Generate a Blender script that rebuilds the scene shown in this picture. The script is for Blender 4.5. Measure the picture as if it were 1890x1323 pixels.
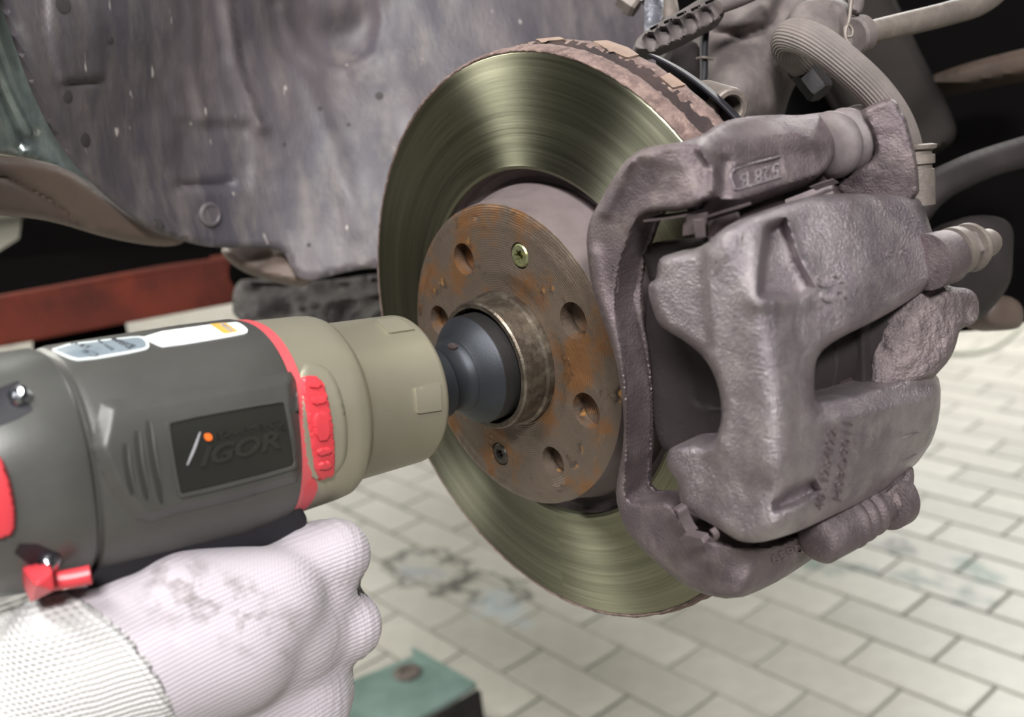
import bpy, bmesh, math, random
import numpy as np
from mathutils import Vector, Matrix, noise as mnoise
from mathutils.geometry import delaunay_2d_cdt
from mathutils.bvhtree import BVHTree
random.seed(4)
S = bpy.context.scene
for o in list(bpy.data.objects): bpy.data.objects.remove(o)
COL = S.collection
# ------------------------------------------------------------------ camera
# world: Z up, Y towards the inside of the car (wheel axis), X along the car. Units m; modelling units mm from the hub centre.
HUB = np.array([0, 0, 0.829334])
CAM = np.array([0.385443, -0.330275, 0.97])
M = np.array([[0.64861784, -0.14322192, 0.74751748], [0.75367211, 0.25786771, -0.60455157], [-0.10617558, 0.95550601, 0.27519996]])
F = 1850.0
cd = bpy.data.cameras.new('camera'); co = bpy.data.objects.new('camera', cd); COL.objects.link(co); S.camera = co
mw = Matrix.Identity(4)
for i in range(3):
    for j in range(3): mw[i][j] = M[i, j]
    mw[i][3] = CAM[i]
co.matrix_world = mw
cd.sensor_width = 36; cd.lens = F / 1890 * 36; cd.clip_start = 0.02; cd.clip_end = 60
cd.dof.use_dof = True; cd.dof.focus_distance = 0.47; cd.dof.aperture_fstop = 7.0
# ------------------------------------------------------------------ light
wd = bpy.data.worlds.new('world'); S.world = wd; wd.use_nodes = True
bg = wd.node_tree.nodes['Background']; bg.inputs[0].default_value = (0.92, 0.96, 1.0, 1); bg.inputs[1].default_value = 0.08
def area(name, loc, target, sx, sy, power, col=(1, 1, 1)):
    l = bpy.data.lights.new(name, 'AREA'); l.shape = 'RECTANGLE'; l.size = sx; l.size_y = sy; l.energy = power; l.color = col
    o = bpy.data.objects.new(name, l); COL.objects.link(o); o.location = loc
    o.rotation_euler = (Vector(target) - Vector(loc)).to_track_quat('-Z', 'Y').to_euler(); return o
area('ceiling_lamp_key', (0.36, -0.78, 2.15), (0.08, 0, 0.83), 0.8, 0.25, 38, (1, 0.985, 0.97))
area('ceiling_lamp_right', (1.37, -0.87, 2.05), (0.15, 0, 0.83), 0.4, 0.25, 64, (1, 0.99, 0.98))
area('ceiling_lamp_left', (-1.9, -0.75, 1.85), (0, 0, 0.83), 0.16, 1.0, 68, (1.0, 0.99, 0.90))
area('ceiling_lamp_bay', (-1.5, 4.2, 2.6), (-1.2, 3.4, 0), 2.2, 1.2, 270, (1, 0.99, 0.95))
area('ceiling_lamp_far', (-6, 2.5, 3.2), (-6, 2.5, 0), 2.5, 2.5, 320, (1, 0.97, 0.9))
S.view_settings.view_transform = 'Standard'; S.view_settings.look = 'None'; S.view_settings.gamma = 1; S.view_settings.use_curve_mapping = False
S.view_settings.exposure = -0.35
# ------------------------------------------------------------------ helpers
CM = (CAM - HUB) * 1000.0
def dirs(p):
    p = np.atleast_2d(np.asarray(p, float))
    c = np.stack([(p[:, 0] - 945) / F, -(p[:, 1] - 661.5) / F, -np.ones(len(p))], 1)
    return c @ M.T
AX = {'x': 0, 'y': 1, 'z': 2}
def tval(p, spec):
    d = dirs(p); k, v = spec
    if k == 't': return np.full(len(d), float(v))
    if k == 'r':
        a = d[:, 0]**2 + d[:, 2]**2; b = CM[0]*d[:, 0] + CM[2]*d[:, 2]; c = CM[0]**2 + CM[2]**2 - v*v
        disc = np.maximum(b*b - a*c, 0)
        return (-b - np.sqrt(disc)) / a
    i = AX[k]; return (v - CM[i]) / d[:, i]
def pt(px, py, spec):
    """mm point (hub frame) on the plane given by spec that lies on the sight line of a measured point"""
    d = dirs((px, py)); return Vector(CM + d[0] * tval((px, py), spec)[0])
def pts(l, spec): return [pt(x, y, spec) for x, y in l]
VIEW = M @ np.array([0, 0, -1.0])
def W(v): return Vector((v[0]/1000, v[1]/1000, v[2]/1000 + HUB[2]))
def hexc(h):
    h = h.lstrip('#'); r = [int(h[i:i+2], 16)/255 for i in (0, 2, 4)]
    return tuple((c/12.92 if c <= 0.04045 else ((c+0.055)/1.055)**2.4) for c in r) + (1,)
MATS = {}
def mat(name, c1, c2=None, c3=None, rough=0.5, metal=0.0, scale=30, bump=0.0, bscale=200, spots=None, rvar=0.0, coat=0, spec=0.5, dist=0.001, contrast=(0.35, 0.65), detail=6, stretch=None):
    m = bpy.data.materials.new(name); m.use_nodes = True; nt = m.node_tree; N = nt.nodes; L = nt.links
    b = N['Principled BSDF']; b.inputs['Roughness'].default_value = rough; b.inputs['Metallic'].default_value = metal
    b.inputs['Specular IOR Level'].default_value = spec
    if coat: b.inputs['Coat Weight'].default_value = coat; b.inputs['Coat Roughness'].default_value = 0.1
    tc = N.new('ShaderNodeTexCoord'); out = None
    def nz(sc, det=detail, ro=0.6):
        n = N.new('ShaderNodeTexNoise'); n.inputs['Scale'].default_value = sc; n.inputs['Detail'].default_value = det; n.inputs['Roughness'].default_value = ro
        L.new(src_, n.inputs['Vector']); return n
    src_ = tc.outputs['Object']
    if stretch:
        mp = N.new('ShaderNodeMapping'); mp.inputs['Scale'].default_value = stretch; L.new(src_, mp.inputs[0]); src_ = mp.outputs[0]
    b.inputs['Base Color'].default_value = hexc(c1)
    def mixn(a, bcol, fac, lo, hi):
        r = N.new('ShaderNodeMapRange'); r.inputs[1].default_value = lo; r.inputs[2].default_value = hi
        L.new(fac, r.inputs[0]); mx = N.new('ShaderNodeMix'); mx.data_type = 'RGBA'
        L.new(r.outputs[0], mx.inputs[0])
        if a is None: mx.inputs[6].default_value = hexc(c1)
        else: L.new(a, mx.inputs[6])
        mx.inputs[7].default_value = hexc(bcol); return mx.outputs[2]
    if c2: out = mixn(None, c2, nz(scale).outputs[0], *contrast)
    if c3: out = mixn(out, c3, nz(scale*2.3+3).outputs[0], contrast[0]+0.1, contrast[1]+0.1)
    if spots:
        v = nz(spots[1], 2); out = mixn(out, spots[0], v.outputs[0], spots[2], spots[2]+0.05)
    if out: L.new(out, b.inputs['Base Color'])
    if rvar:
        r = N.new('ShaderNodeMapRange'); r.inputs[3].default_value = rough-rvar; r.inputs[4].default_value = rough+rvar
        r.inputs[1].default_value = 0.3; r.inputs[2].default_value = 0.7
        L.new(nz(scale*1.7).outputs[0], r.inputs[0]); L.new(r.outputs[0], b.inputs['Roughness'])
    if bump:
        bp = N.new('ShaderNodeBump'); bp.inputs['Strength'].default_value = bump; bp.inputs['Distance'].default_value = dist
        L.new(nz(bscale, 4, 0.65).outputs[0], bp.inputs['Height']); L.new(bp.outputs[0], b.inputs['Normal'])
    MATS[name] = m; return m
def setp(o, label=None, cat=None, group=None, kind=None):
    if label: o['label'] = label
    if cat: o['category'] = cat
    if group: o['group'] = group
    if kind: o['kind'] = kind
    return o
def thing(name, loc, label=None, cat=None, group=None, kind=None):
    o = bpy.data.objects.new(name, None); COL.objects.link(o); o.location = W(loc); o.empty_display_size = 0.02
    return setp(o, label, cat, group, kind)
def base_loc(parent):
    v = Vector((0, 0, 0))
    while parent: v = v + parent.location; parent = parent.parent
    return v
def mk(name, V, Fc, material, parent=None, smooth=True, sharp=35, label=None, cat=None, group=None, kind=None, centre=None):
    """mm verts in the hub frame -> one mesh object"""
    Vw = np.asarray(V, float) / 1000.0 + HUB
    c = Vw.mean(0) if centre is None else np.array(W(centre))
    me = bpy.data.meshes.new(name); me.from_pydata([tuple(v) for v in (Vw - c)], [], [tuple(f) for f in Fc]); me.validate(); me.update()
    bm = bmesh.new(); bm.from_mesh(me); bmesh.ops.recalc_face_normals(bm, faces=bm.faces); bm.to_mesh(me); bm.free()
    if smooth:
        me.polygons.foreach_set('use_smooth', [True]*len(me.polygons))
        if sharp: me.set_sharp_from_angle(angle=math.radians(sharp))
    for mm in (material if isinstance(material, (list, tuple)) else [material]): me.materials.append(mm)
    o = bpy.data.objects.new(name, me); COL.objects.link(o)
    if parent: o.parent = parent; o.location = Vector(c) - base_loc(parent)
    else: o.location = Vector(c)
    return setp(o, label, cat, group, kind)
def bev(o, w=0.4, seg=2, ang=30):
    m = o.modifiers.new('bevel', 'BEVEL'); m.width = w/1000; m.segments = seg; m.limit_method = 'ANGLE'; m.angle_limit = math.radians(ang); return o
def join(*g):
    V = []; Fc = []
    for v, f in g:
        n = len(V); V += [tuple(q) for q in v]; Fc += [tuple(i+n for i in ff) for ff in f]
    return V, Fc
def frame(a):
    a = Vector(a).normalized(); h = Vector((0, 0, 1)) if abs(a.z) < 0.9 else Vector((1, 0, 0))
    v = (h.cross(a)).normalized(); u = a.cross(v); return a, v, u
def lathe(prof, org, axis, n=64, closed=False, a0=0, a1=2*math.pi, cap=True, rfun=None):
    a, v, u = frame(axis); org = Vector(org); full = abs(a1-a0-2*math.pi) < 1e-6; V = []; Fc = []; k = len(prof); m = n if full else n+1
    for i in range(m):
        th = a0 + (a1-a0)*i/n; d = v*math.cos(th) + u*math.sin(th)
        for s, r in prof:
            if rfun: r = rfun(s, r, th)
            V.append(org + a*s + d*r)
    for i in range(n):
        i2 = (i+1) % m if full else i+1
        for j in range(k if closed else k-1):
            j2 = (j+1) % k; Fc.append((i*k+j, i2*k+j, i2*k+j2, i*k+j2))
    if full and cap and not closed:
        for j in (0, k-1):
            if prof[j][1] > 1e-6: Fc.append([i*k+j for i in range(n)])
    if not full and closed:
        Fc.append([j for j in range(k)]); Fc.append([n*k+j for j in range(k)])
    return V, Fc
def smooth_path(P, sub=8):
    P = [Vector(p) for p in P]; out = []
    Q = [P[0]*2-P[1]] + P + [P[-1]*2-P[-2]]
    for i in range(1, len(Q)-2):
        for s in range(sub):
            t = s/sub; a, b, c, d = Q[i-1:i+3]
            out.append(0.5*((2*b)+(c-a)*t+(2*a-5*b+4*c-d)*t*t+(3*b-a-3*c+d)*t**3))
    out.append(P[-1]); return out
def tube(P, R, n=16, sub=8, rf=None, caps=True, smooth=True):
    Q = smooth_path(P, sub) if smooth else [Vector(p) for p in P]; m = len(Q)
    if not isinstance(R, (list, tuple)): R = [R]*len(P)
    V = []; Fc = []; nrm = None
    for i, p in enumerate(Q):
        t = (Q[min(i+1, m-1)] - Q[max(i-1, 0)]).normalized()
        if nrm is None: nrm = frame(t)[1]
        nrm = (nrm - t*nrm.dot(t)).normalized(); b = t.cross(nrm)
        f = i/(m-1)*(len(R)-1); j = min(int(f), len(R)-2); r = R[j]+(R[j+1]-R[j])*(f-j)
        for q in range(n):
            th = 2*math.pi*q/n; rr = r*(rf(i/(m-1), th) if rf else 1); V.append(p + (nrm*math.cos(th)+b*math.sin(th))*rr)
    for i in range(m-1):
        for q in range(n): q2 = (q+1) % n; Fc.append((i*n+q, i*n+q2, (i+1)*n+q2, (i+1)*n+q))
    if caps: Fc.append(list(range(n))); Fc.append([(m-1)*n+q for q in range(n)])
    return V, Fc
def prism(P, vec):
    P = [Vector(p) for p in P]; n = len(P); V = P + [p+Vector(vec) for p in P]
    return V, [list(range(n)), [n+i for i in range(n)][::-1]] + [(i, (i+1) % n, n+(i+1) % n, n+i) for i in range(n)]
def box(c, ax, ay, az):
    c = Vector(c); ax, ay, az = Vector(ax), Vector(ay), Vector(az)
    return prism([c-ax-ay-az, c+ax-ay-az, c+ax+ay-az, c-ax+ay-az], az*2)
def chaikin(P, it=2):
    P = np.array(P, float)
    for _ in range(it):
        Q = np.roll(P, -1, 0); P = np.stack([P*.75+Q*.25, P*.25+Q*.75], 1).reshape(-1, 2)
    return P
def resample(P, step):
    Q = np.vstack([P, P[:1]]); d = np.r_[0, np.cumsum(np.linalg.norm(np.diff(Q, axis=0), axis=1))]
    n = max(8, int(d[-1]/step)); s = np.linspace(0, d[-1], n+1)[:-1]
    return np.stack([np.interp(s, d, Q[:, 0]), np.interp(s, d, Q[:, 1])], 1)
def sdist(pt_, poly, closed=True):
    A = np.array(poly, float); B = np.roll(A, -1, 0)
    if not closed: A, B = A[:-1], B[:-1]
    P = pt_[:, None, :]; AB = (B-A)[None]; AP = P-A[None]
    t = np.clip((AP*AB).sum(2)/np.maximum((AB**2).sum(2), 1e-9), 0, 1)
    return np.linalg.norm(AP-AB*t[..., None], axis=2).min(1)
def inside(pt_, poly):
    A = np.array(poly, float); B = np.roll(A, -1, 0); x, y = pt_[:, 0:1], pt_[:, 1:2]
    c = ((A[:, 1] > y) != (B[:, 1] > y)) & (x < (B[:, 0]-A[:, 0])*(y-A[:, 1])/np.where(B[:, 1] == A[:, 1], 1e-9, B[:, 1]-A[:, 1])+A[:, 0])
    return c.sum(1) % 2 == 1
def sstep(x): x = np.clip(x, 0, 1); return x*x*(3-2*x)
def mesh2d(loops, step):
    """triangulated region: loops[0] outer, others holes, with a regular grid of inner points"""
    co_ = []; ed = []
    for lp in loops:
        n = len(co_); co_ += [tuple(p) for p in lp]; ed += [(n+i, n+(i+1) % len(lp)) for i in range(len(lp))]
    o = loops[0]; x0, y0 = o.min(0); x1, y1 = o.max(0)
    gx, gy = np.meshgrid(np.arange(x0, x1, step), np.arange(y0, y1, step*0.866)); gx = gx + (np.arange(gx.shape[0]) % 2)[:, None]*step/2
    G = np.stack([gx.ravel(), gy.ravel()], 1); G = G[inside(G, o)]
    G = G[sdist(G, o) > step*0.6]
    for h in loops[1:]:
        G = G[~inside(G, h)]
        if len(G): G = G[sdist(G, h) > step*0.6]
    co_ += [tuple(p) for p in G]
    v, e, f, *_ = delaunay_2d_cdt([Vector(c) for c in co_], ed, [], 0, 1e-4)
    v = np.array([tuple(q) for q in v]); f = np.array([tuple(t) for t in f if len(t) == 3])
    c = v[f].mean(1); k = inside(c, o)
    for h in loops[1:]: k &= ~inside(c, h)
    f = f[k]; used = np.unique(f); mp = -np.ones(len(v), int); mp[used] = np.arange(len(used))
    return v[used], mp[f]
def border(f):
    cnt = {}
    for t in f:
        for i in range(3):
            a, b = int(t[i]), int(t[(i+1) % 3]); cnt[(a, b)] = 1
    return [(a, b) for (a, b) in cnt if (b, a) not in cnt]
def thk(kind, P):
    if kind == 'y': return np.tile([0, 1., 0], (len(P), 1))
    if kind == 'x': return np.tile([-1., 0, 0], (len(P), 1))
    if kind == 'z': return np.tile([0, 0, -1.], (len(P), 1))
    if kind == 'r':
        r = P*[1, 0, 1]; return -r/np.maximum(np.linalg.norm(r, axis=1, keepdims=True), 1e-6)
    return np.tile(VIEW, (len(P), 1))
def tps(ctrl, q):
    C = np.array([c[:2] for c in ctrl], float)/200; z = np.array([c[2] for c in ctrl], float); n = len(C); Q = q/200
    U = lambda r: np.where(r > 0, r*r*np.log(np.maximum(r, 1e-9)), 0)
    K = U(np.linalg.norm(C[:, None]-C[None], axis=2)) + np.eye(n)*1e-3; P = np.c_[np.ones(n), C]
    A = np.zeros((n+3, n+3)); A[:n, :n] = K; A[:n, n:] = P; A[n:, :n] = P.T
    w = np.linalg.solve(A, np.r_[z, 0, 0, 0])
    return U(np.linalg.norm(Q[:, None]-C[None], axis=2)) @ w[:n] + np.c_[np.ones(len(Q)), Q] @ w[n:]
def relief(name, outline, base, material, parent=None, k=6.0, ctrl=None, feats=(), edge=(14, 6), thick=14, holes=(), step=6, it=2, hit=2, noise=(0, 40), **kw):
    """a solid casting: front surface = smooth maximum of real planes / cylinders, with worked features, own thickness and rounded rim"""
    loops = [resample(chaikin(outline, it), step)] + [resample(chaikin(h, hit), step) for h in holes]
    v, f = mesh2d(loops, step)
    if base[0] == 'tps':
        z = [(c[0], c[1], tval(c[:2], c[2])[0]) for c in base[1]]; t = tps(z, v); wts = None; kinds = [base[2] if len(base) > 2 else 'v']
        T = None
    else:
        T = np.stack([tval(v, b) for b in base]); mx = T.max(0); E_ = np.exp((T-mx)/k); t = mx + k*np.log(E_.sum(0)) - k*math.log(1.0); wts = E_/E_.sum(0); kinds = [b[0] for b in base]
    if ctrl: t = t - tps(ctrl, v)
    for ft in feats:
        if ft[0] == 'b':
            _, cx, cy, sx, sy, an, am = ft[:7]; p = ft[7] if len(ft) > 7 else 2; a = math.radians(an)
            dx, dy = v[:, 0]-cx, v[:, 1]-cy; X = dx*math.cos(a)+dy*math.sin(a); Y = -dx*math.sin(a)+dy*math.cos(a)
            t = t - am*np.exp(-0.5*((X/sx)**2+(Y/sy)**2)**(p/2))
        elif ft[0] == 'g':
            _, pl, w, am = ft[:4]; t = t - am*np.exp(-0.5*(sdist(v, pl, False)/w)**2)
        elif ft[0] == 'p':
            _, pl, am, sf = ft[:4]; d = sdist(v, pl); d = np.where(inside(v, pl), d, -d); t = t - am*sstep(d/sf*0.5+0.5)
    D = dirs(v)
    bd = sdist(v, loops[0])
    for h in loops[1:]: bd = np.minimum(bd, sdist(v, h))
    if edge[0]:
        q = np.clip(1-bd/edge[0], 0, 1); t = t + edge[1]*(1-np.sqrt(np.maximum(1-q*q, 0)))
    P = CM + D*t[:, None]
    if noise[0]:
        nz = np.array([mnoise.fractal(Vector(p)/noise[1], 0.8, 2.0, 4) for p in P]); P = P - D*(nz*noise[0])[:, None]
    tv = sum(thk(kk, P)*(wts[i][:, None] if wts is not None else 1) for i, kk in enumerate(kinds)); tv /= np.linalg.norm(tv, axis=1, keepdims=True)
    B = P + tv*thick
    n = len(P); Fc = [tuple(q) for q in f] + [(a+n, c+n, b+n) for a, b, c in f] + [(a, b, b+n, a+n) for a, b in border(f)]
    o = mk(name, np.vstack([P, B]), Fc, material, parent, sharp=50, **kw)
    o['_'] = 0; del o['_']
    BV[name] = BVHTree.FromPolygons([Vector(p) for p in P], [tuple(int(i) for i in q) for q in f])
    return o
BV = {}
def bvh(V, Fc): return BVHTree.FromPolygons([Vector(p) for p in V], [tuple(q) for q in Fc])
def cast(bv, p):
    d = Vector(dirs(p)[0]).normalized(); h = bv.ray_cast(Vector(CM), d)
    if h[0] is None: return None, None
    n = h[1]
    if n.dot(d) > 0: n = -n
    return h[0], n
def patch(name, outline, bv, material, parent, lift=1.0, sink=0.4, step=8, it=2, edge=0, holes=(), lin=False, **kw):
    loops = [resample(chaikin(outline, it) if it else np.array(outline, float), step)] + [resample(chaikin(h, it), step) for h in holes]
    v, f = mesh2d(loops, step); P = []; B = []; last = None; bd = sdist(v, loops[0])
    for i, q in enumerate(v):
        h, n = cast(bv, q)
        if h is None:
            if last is None: h, n = Vector(CM)+Vector(dirs(q)[0])*400, -Vector(VIEW)
            else:
                d = Vector(dirs(q)[0]); n = last[1]; tt = (last[0]-Vector(CM)).dot(n)/d.dot(n); h = Vector(CM)+d*tt
        else: last = (h, n)
        l = lift
        if edge and lin: l = lift*(0.1+0.9*min(bd[i]/edge, 1))
        elif edge: l = lift*(math.sqrt(max(0, 1-(1-min(bd[i]/edge, 1))**2)))*0.75+lift*0.25
        P.append(h+n*l); B.append(h-n*sink)
    n = len(P); Fc = [tuple(q) for q in f] + [(a+n, c+n, b+n) for a, b, c in f] + [(a, b, b+n, a+n) for a, b in border(f)]
    return mk(name, P+B, Fc, material, parent, sharp=45, **kw)
def text_mesh(s, size=1, extrude=0, bold=0.0, shear=0):
    c = bpy.data.curves.new('txt', 'FONT'); c.body = s; c.size = size; c.offset = bold; c.resolution_u = 3; c.shear = shear
    o = bpy.data.objects.new('txt', c); COL.objects.link(o)
    dg = bpy.context.evaluated_depsgraph_get(); me = o.evaluated_get(dg).to_mesh()
    v = np.array([tuple(q.co) for q in me.vertices]); me.calc_loop_triangles(); f = [tuple(t.vertices) for t in me.loop_triangles]
    o.evaluated_get(dg).to_mesh_clear(); bpy.data.objects.remove(o); bpy.data.curves.remove(c)
    mn, mx = v.min(0), v.max(0); v = (v-mn)/np.maximum(mx-mn, 1e-9); return v, f
def text_on(name, s, quad, bv, material, parent, lift=0.5, sink=0.3, bold=0.0, shear=0, plane=None, **kw):
    """lettering bent onto a surface; quad = sight points of the text's lower-left, lower-right, upper-right, upper-left"""
    v, f = text_mesh(s, bold=bold, shear=shear); q = np.array(quad, float); P = []; B = []; last = None
    for a, b, _ in v:
        p = q[0]*(1-a)*(1-b)+q[1]*a*(1-b)+q[2]*a*b+q[3]*(1-a)*b; h, n = cast(bv, p)
        if h is None:
            if last is None: return None
            h, n = last
        last = (h, n); P.append(h+n*lift); B.append(h-n*sink)
    k = len(P); Fc = [tuple(t) for t in f] + [(a+k, c+k, b+k) for a, b, c in f] + [(a, b, b+k, a+k) for a, b in border(f)]
    return mk(name, P+B, Fc, material, parent, smooth=False, **kw)

# ------------------------------------------------------------------ materials
CAST = mat('cast_iron', '#a2989c', '#82797f', '#aea6a6', rough=0.33, metal=0.8, scale=35, bump=1.0, bscale=780, rvar=0.06, dist=0.0011)
CAST2 = mat('cast_iron_dusty', '#6e6264', '#5a4f54', '#7d7270', rough=0.5, metal=0.5, scale=35, bump=0.9, bscale=850, rvar=0.08, dist=0.0007)
ROUGHC = mat('rough_casting', '#75696a', '#655a5c', '#857976', rough=0.55, metal=0.3, scale=60, bump=1.0, bscale=260, dist=0.003)
FLAKE = mat('rust_flake_tan', '#8f7a6c', '#7d695e', rough=.85, scale=80)
PAD = mat('pad_plate', '#322a2b', '#292223', rough=0.7, metal=0.1, scale=30, bump=0.25, bscale=500)
DARK = mat('dark_metal', '#2c2829', '#1c1a1b', rough=0.6, metal=0.2, scale=20, bump=0.2, bscale=200)
DUSTY = mat('dusty_metal', '#655c5a', '#564e4e', '#706763', rough=0.75, scale=50, bump=0.15, bscale=400)
BOOT = mat('boot_rubber', '#6b6263', '#5d5556', '#746b6a', rough=0.65, scale=50, bump=0.1, bscale=400)
HOSE = mat('hose_rubber', '#726965', '#635b58', rough=0.7, scale=60, bump=0.2, bscale=600)
TAN = mat('tan_steel', '#766d66', '#645c57', '#827870', rough=0.55, metal=0.3, scale=40, bump=0.3, bscale=300)
RUST = mat('disc_edge_rust', '#7e6a64', '#5c4a46', '#8d786f', rough=0.9, scale=90, bump=0.9, bscale=500, dist=0.0015, contrast=(0.4, 0.6))
HAT = mat('hat_side', '#746969', '#64595a', rough=0.6, metal=0.3, scale=40, bump=0.1, bscale=200)
GAP = mat('gap_dark', '#3a2d2b', '#2a2020', rough=0.9, scale=60, bump=0.6, bscale=300)
OLIVE = mat('olive_alloy', '#a09b89', '#979280', rough=0.40, metal=0.45, scale=12, bump=0.06, bscale=900)
RED = mat('red_plastic', '#cf4148', '#c63b44', rough=0.34, scale=20)
REDP = mat('red_gasket', '#cf5a5e', '#c44f55', rough=0.4, scale=20)
BODY = mat('grey_composite', '#4e4d4a', '#464542', rough=0.38, metal=0.1, scale=25, bump=0.12, bscale=1400)
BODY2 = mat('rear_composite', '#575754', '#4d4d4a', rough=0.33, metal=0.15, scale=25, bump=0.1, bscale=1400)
BLACKP = mat('black_plate', '#24241f', '#1f1f1c', rough=0.45, scale=20, bump=0.05, bscale=900)
BLACKR = mat('black_rubber', '#1d1b22', '#17161b', rough=0.6, scale=20)
CHROME = mat('bright_steel', '#b9bbc0', rough=0.18, metal=1.0)
SOCK = mat('socket_steel', '#35383d', '#2d3034', rough=0.5, metal=0.6, scale=30, bump=0.08, bscale=900)
SOCKB = mat('socket_black', '#201f20', '#2a2827', rough=0.5, metal=0.4, scale=40, bump=0.1, bscale=500)
HUBM = mat('hub_steel', '#5f564c', '#463d35', '#80776a', rough=0.42, metal=0.7, scale=60, bump=0.3, bscale=400, rvar=0.12)
WHITE = mat('white_label', '#eceef0', rough=0.35)
LABG = mat('grey_label', '#7d878e', '#6f7a82', rough=0.3, scale=80)
LABL = mat('label_border', '#cfd6d6', rough=0.35)
YEL = mat('label_yellow', '#d8a850', rough=0.4)
INK = mat('label_ink', '#33363b', rough=0.5)
INKG = mat('label_grey_ink', '#9aa0aa', rough=0.5)
ORANGE = mat('orange_dot', '#f0702a', rough=0.4)
LINER = mat('liner_plastic', '#575053', '#403c43', '#686160', rough=0.55, scale=22, bump=0.5, bscale=420, spots=('#b3aaa5', 130, 0.72), rvar=0.1, stretch=(1, 1, .28), contrast=(.4, .62), dist=.0007)
LINERD = mat('liner_hole', '#3a3636', rough=0.8)
FENDER = mat('fender_paint', '#9fb0ad', '#6d7878', '#b5c6c0', rough=0.3, metal=0.4, scale=14, coat=0.6)
LIP = mat('bumper_underside', '#6a5a50', '#574a44', rough=0.6, scale=12, bump=0.2, bscale=200)
LIFTR = mat('lift_red', '#5e2416', '#4a1c12', '#38150e', rough=0.75, spec=0.2, scale=9, bump=0.1, bscale=100)
TRAY = mat('undertray', '#332d2c', '#231f20', '#4d4744', rough=0.8, scale=25, bump=0.6, bscale=60, dist=0.006)
BLK = mat('underbody_shade_black', '#0a0909', '#0c0b0b', rough=1.0, scale=5, spec=0.0)
ARMM = mat('arm_paint', '#332d2d', '#262222', spec=0.25, rough=0.7, scale=12, bump=0.1, bscale=150)
CHAS = mat('chassis_dark', '#2b2725', '#211e1d', rough=.9, scale=8, spec=0.1)
RUSTB = mat('rust_beam', '#3f2f24', '#2e221a', rough=0.8, scale=14, bump=0.2, bscale=120)
CABLE = mat('cable_grey', '#a8a99a', rough=0.6)
PLATE = mat('lift_plate', '#8ba19b', '#73887f', rough=0.35, metal=0.2, scale=14)
WALLM = mat('wall_paint', '#cfcabb', '#c4bfb0', rough=0.9, scale=2)

def disc_material():
    m = bpy.data.materials.new('brushed_friction_face'); m.use_nodes = True; nt = m.node_tree; N = nt.nodes; L = nt.links; b = N['Principled BSDF']
    b.inputs['Metallic'].default_value = 1; b.inputs['Anisotropic'].default_value = 0.97; b.inputs['Anisotropic Rotation'].default_value = 0.25
    tc = N.new('ShaderNodeTexCoord'); sp = N.new('ShaderNodeSeparateXYZ'); L.new(tc.outputs['Object'], sp.inputs[0])
    cb = N.new('ShaderNodeCombineXYZ'); L.new(sp.outputs[0], cb.inputs[0]); L.new(sp.outputs[1], cb.inputs[1])
    ln = N.new('ShaderNodeVectorMath'); ln.operation = 'LENGTH'; L.new(cb.outputs[0], ln.inputs[0])
    at = N.new('ShaderNodeMath'); at.operation = 'ARCTAN2'; L.new(sp.outputs[0], at.inputs[0]); L.new(sp.outputs[1], at.inputs[1])
    def rings(k, ka):
        c = N.new('ShaderNodeCombineXYZ'); a = N.new('ShaderNodeMath'); a.operation = 'MULTIPLY'; a.inputs[1].default_value = k; L.new(ln.outputs['Value'], a.inputs[0])
        bq = N.new('ShaderNodeMath'); bq.operation = 'MULTIPLY'; bq.inputs[1].default_value = ka; L.new(at.outputs[0], bq.inputs[0])
        L.new(a.outputs[0], c.inputs[0]); L.new(bq.outputs[0], c.inputs[1])
        n = N.new('ShaderNodeTexNoise'); n.inputs['Scale'].default_value = 1; n.inputs['Detail'].default_value = 5; n.inputs['Roughness'].default_value = 0.7; L.new(c.outputs[0], n.inputs['Vector']); return n
    r1 = rings(900, 1.2); r2 = rings(160, 0.3)
    cr = N.new('ShaderNodeValToRGB'); L.new(r2.outputs[0], cr.inputs[0])
    cr.color_ramp.elements[0].position = 0.3; cr.color_ramp.elements[0].color = hexc('#727160'); cr.color_ramp.elements[1].position = 0.7; cr.color_ramp.elements[1].color = hexc('#9c9b86')
    mx = N.new('ShaderNodeMix'); mx.data_type = 'RGBA'; mx.inputs[0].default_value = 0.5; mx.blend_type = 'OVERLAY'; L.new(cr.outputs[0], mx.inputs[6]); L.new(r1.outputs[0], mx.inputs[7]); L.new(mx.outputs[2], b.inputs['Base Color'])
    rr = N.new('ShaderNodeMapRange'); rr.inputs[3].default_value = 0.30; rr.inputs[4].default_value = 0.42; L.new(r1.outputs[0], rr.inputs[0]); L.new(rr.outputs[0], b.inputs['Roughness'])
    bp = N.new('ShaderNodeBump'); bp.inputs['Strength'].default_value = 0.3; bp.inputs['Distance'].default_value = 0.0002; L.new(r1.outputs[0], bp.inputs['Height']); L.new(bp.outputs[0], b.inputs['Normal'])
    tg = N.new('ShaderNodeTangent'); tg.direction_type = 'RADIAL'; tg.axis = 'Z'; L.new(tg.outputs[0], b.inputs['Tangent'])
    return m
DISCM = disc_material()
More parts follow.
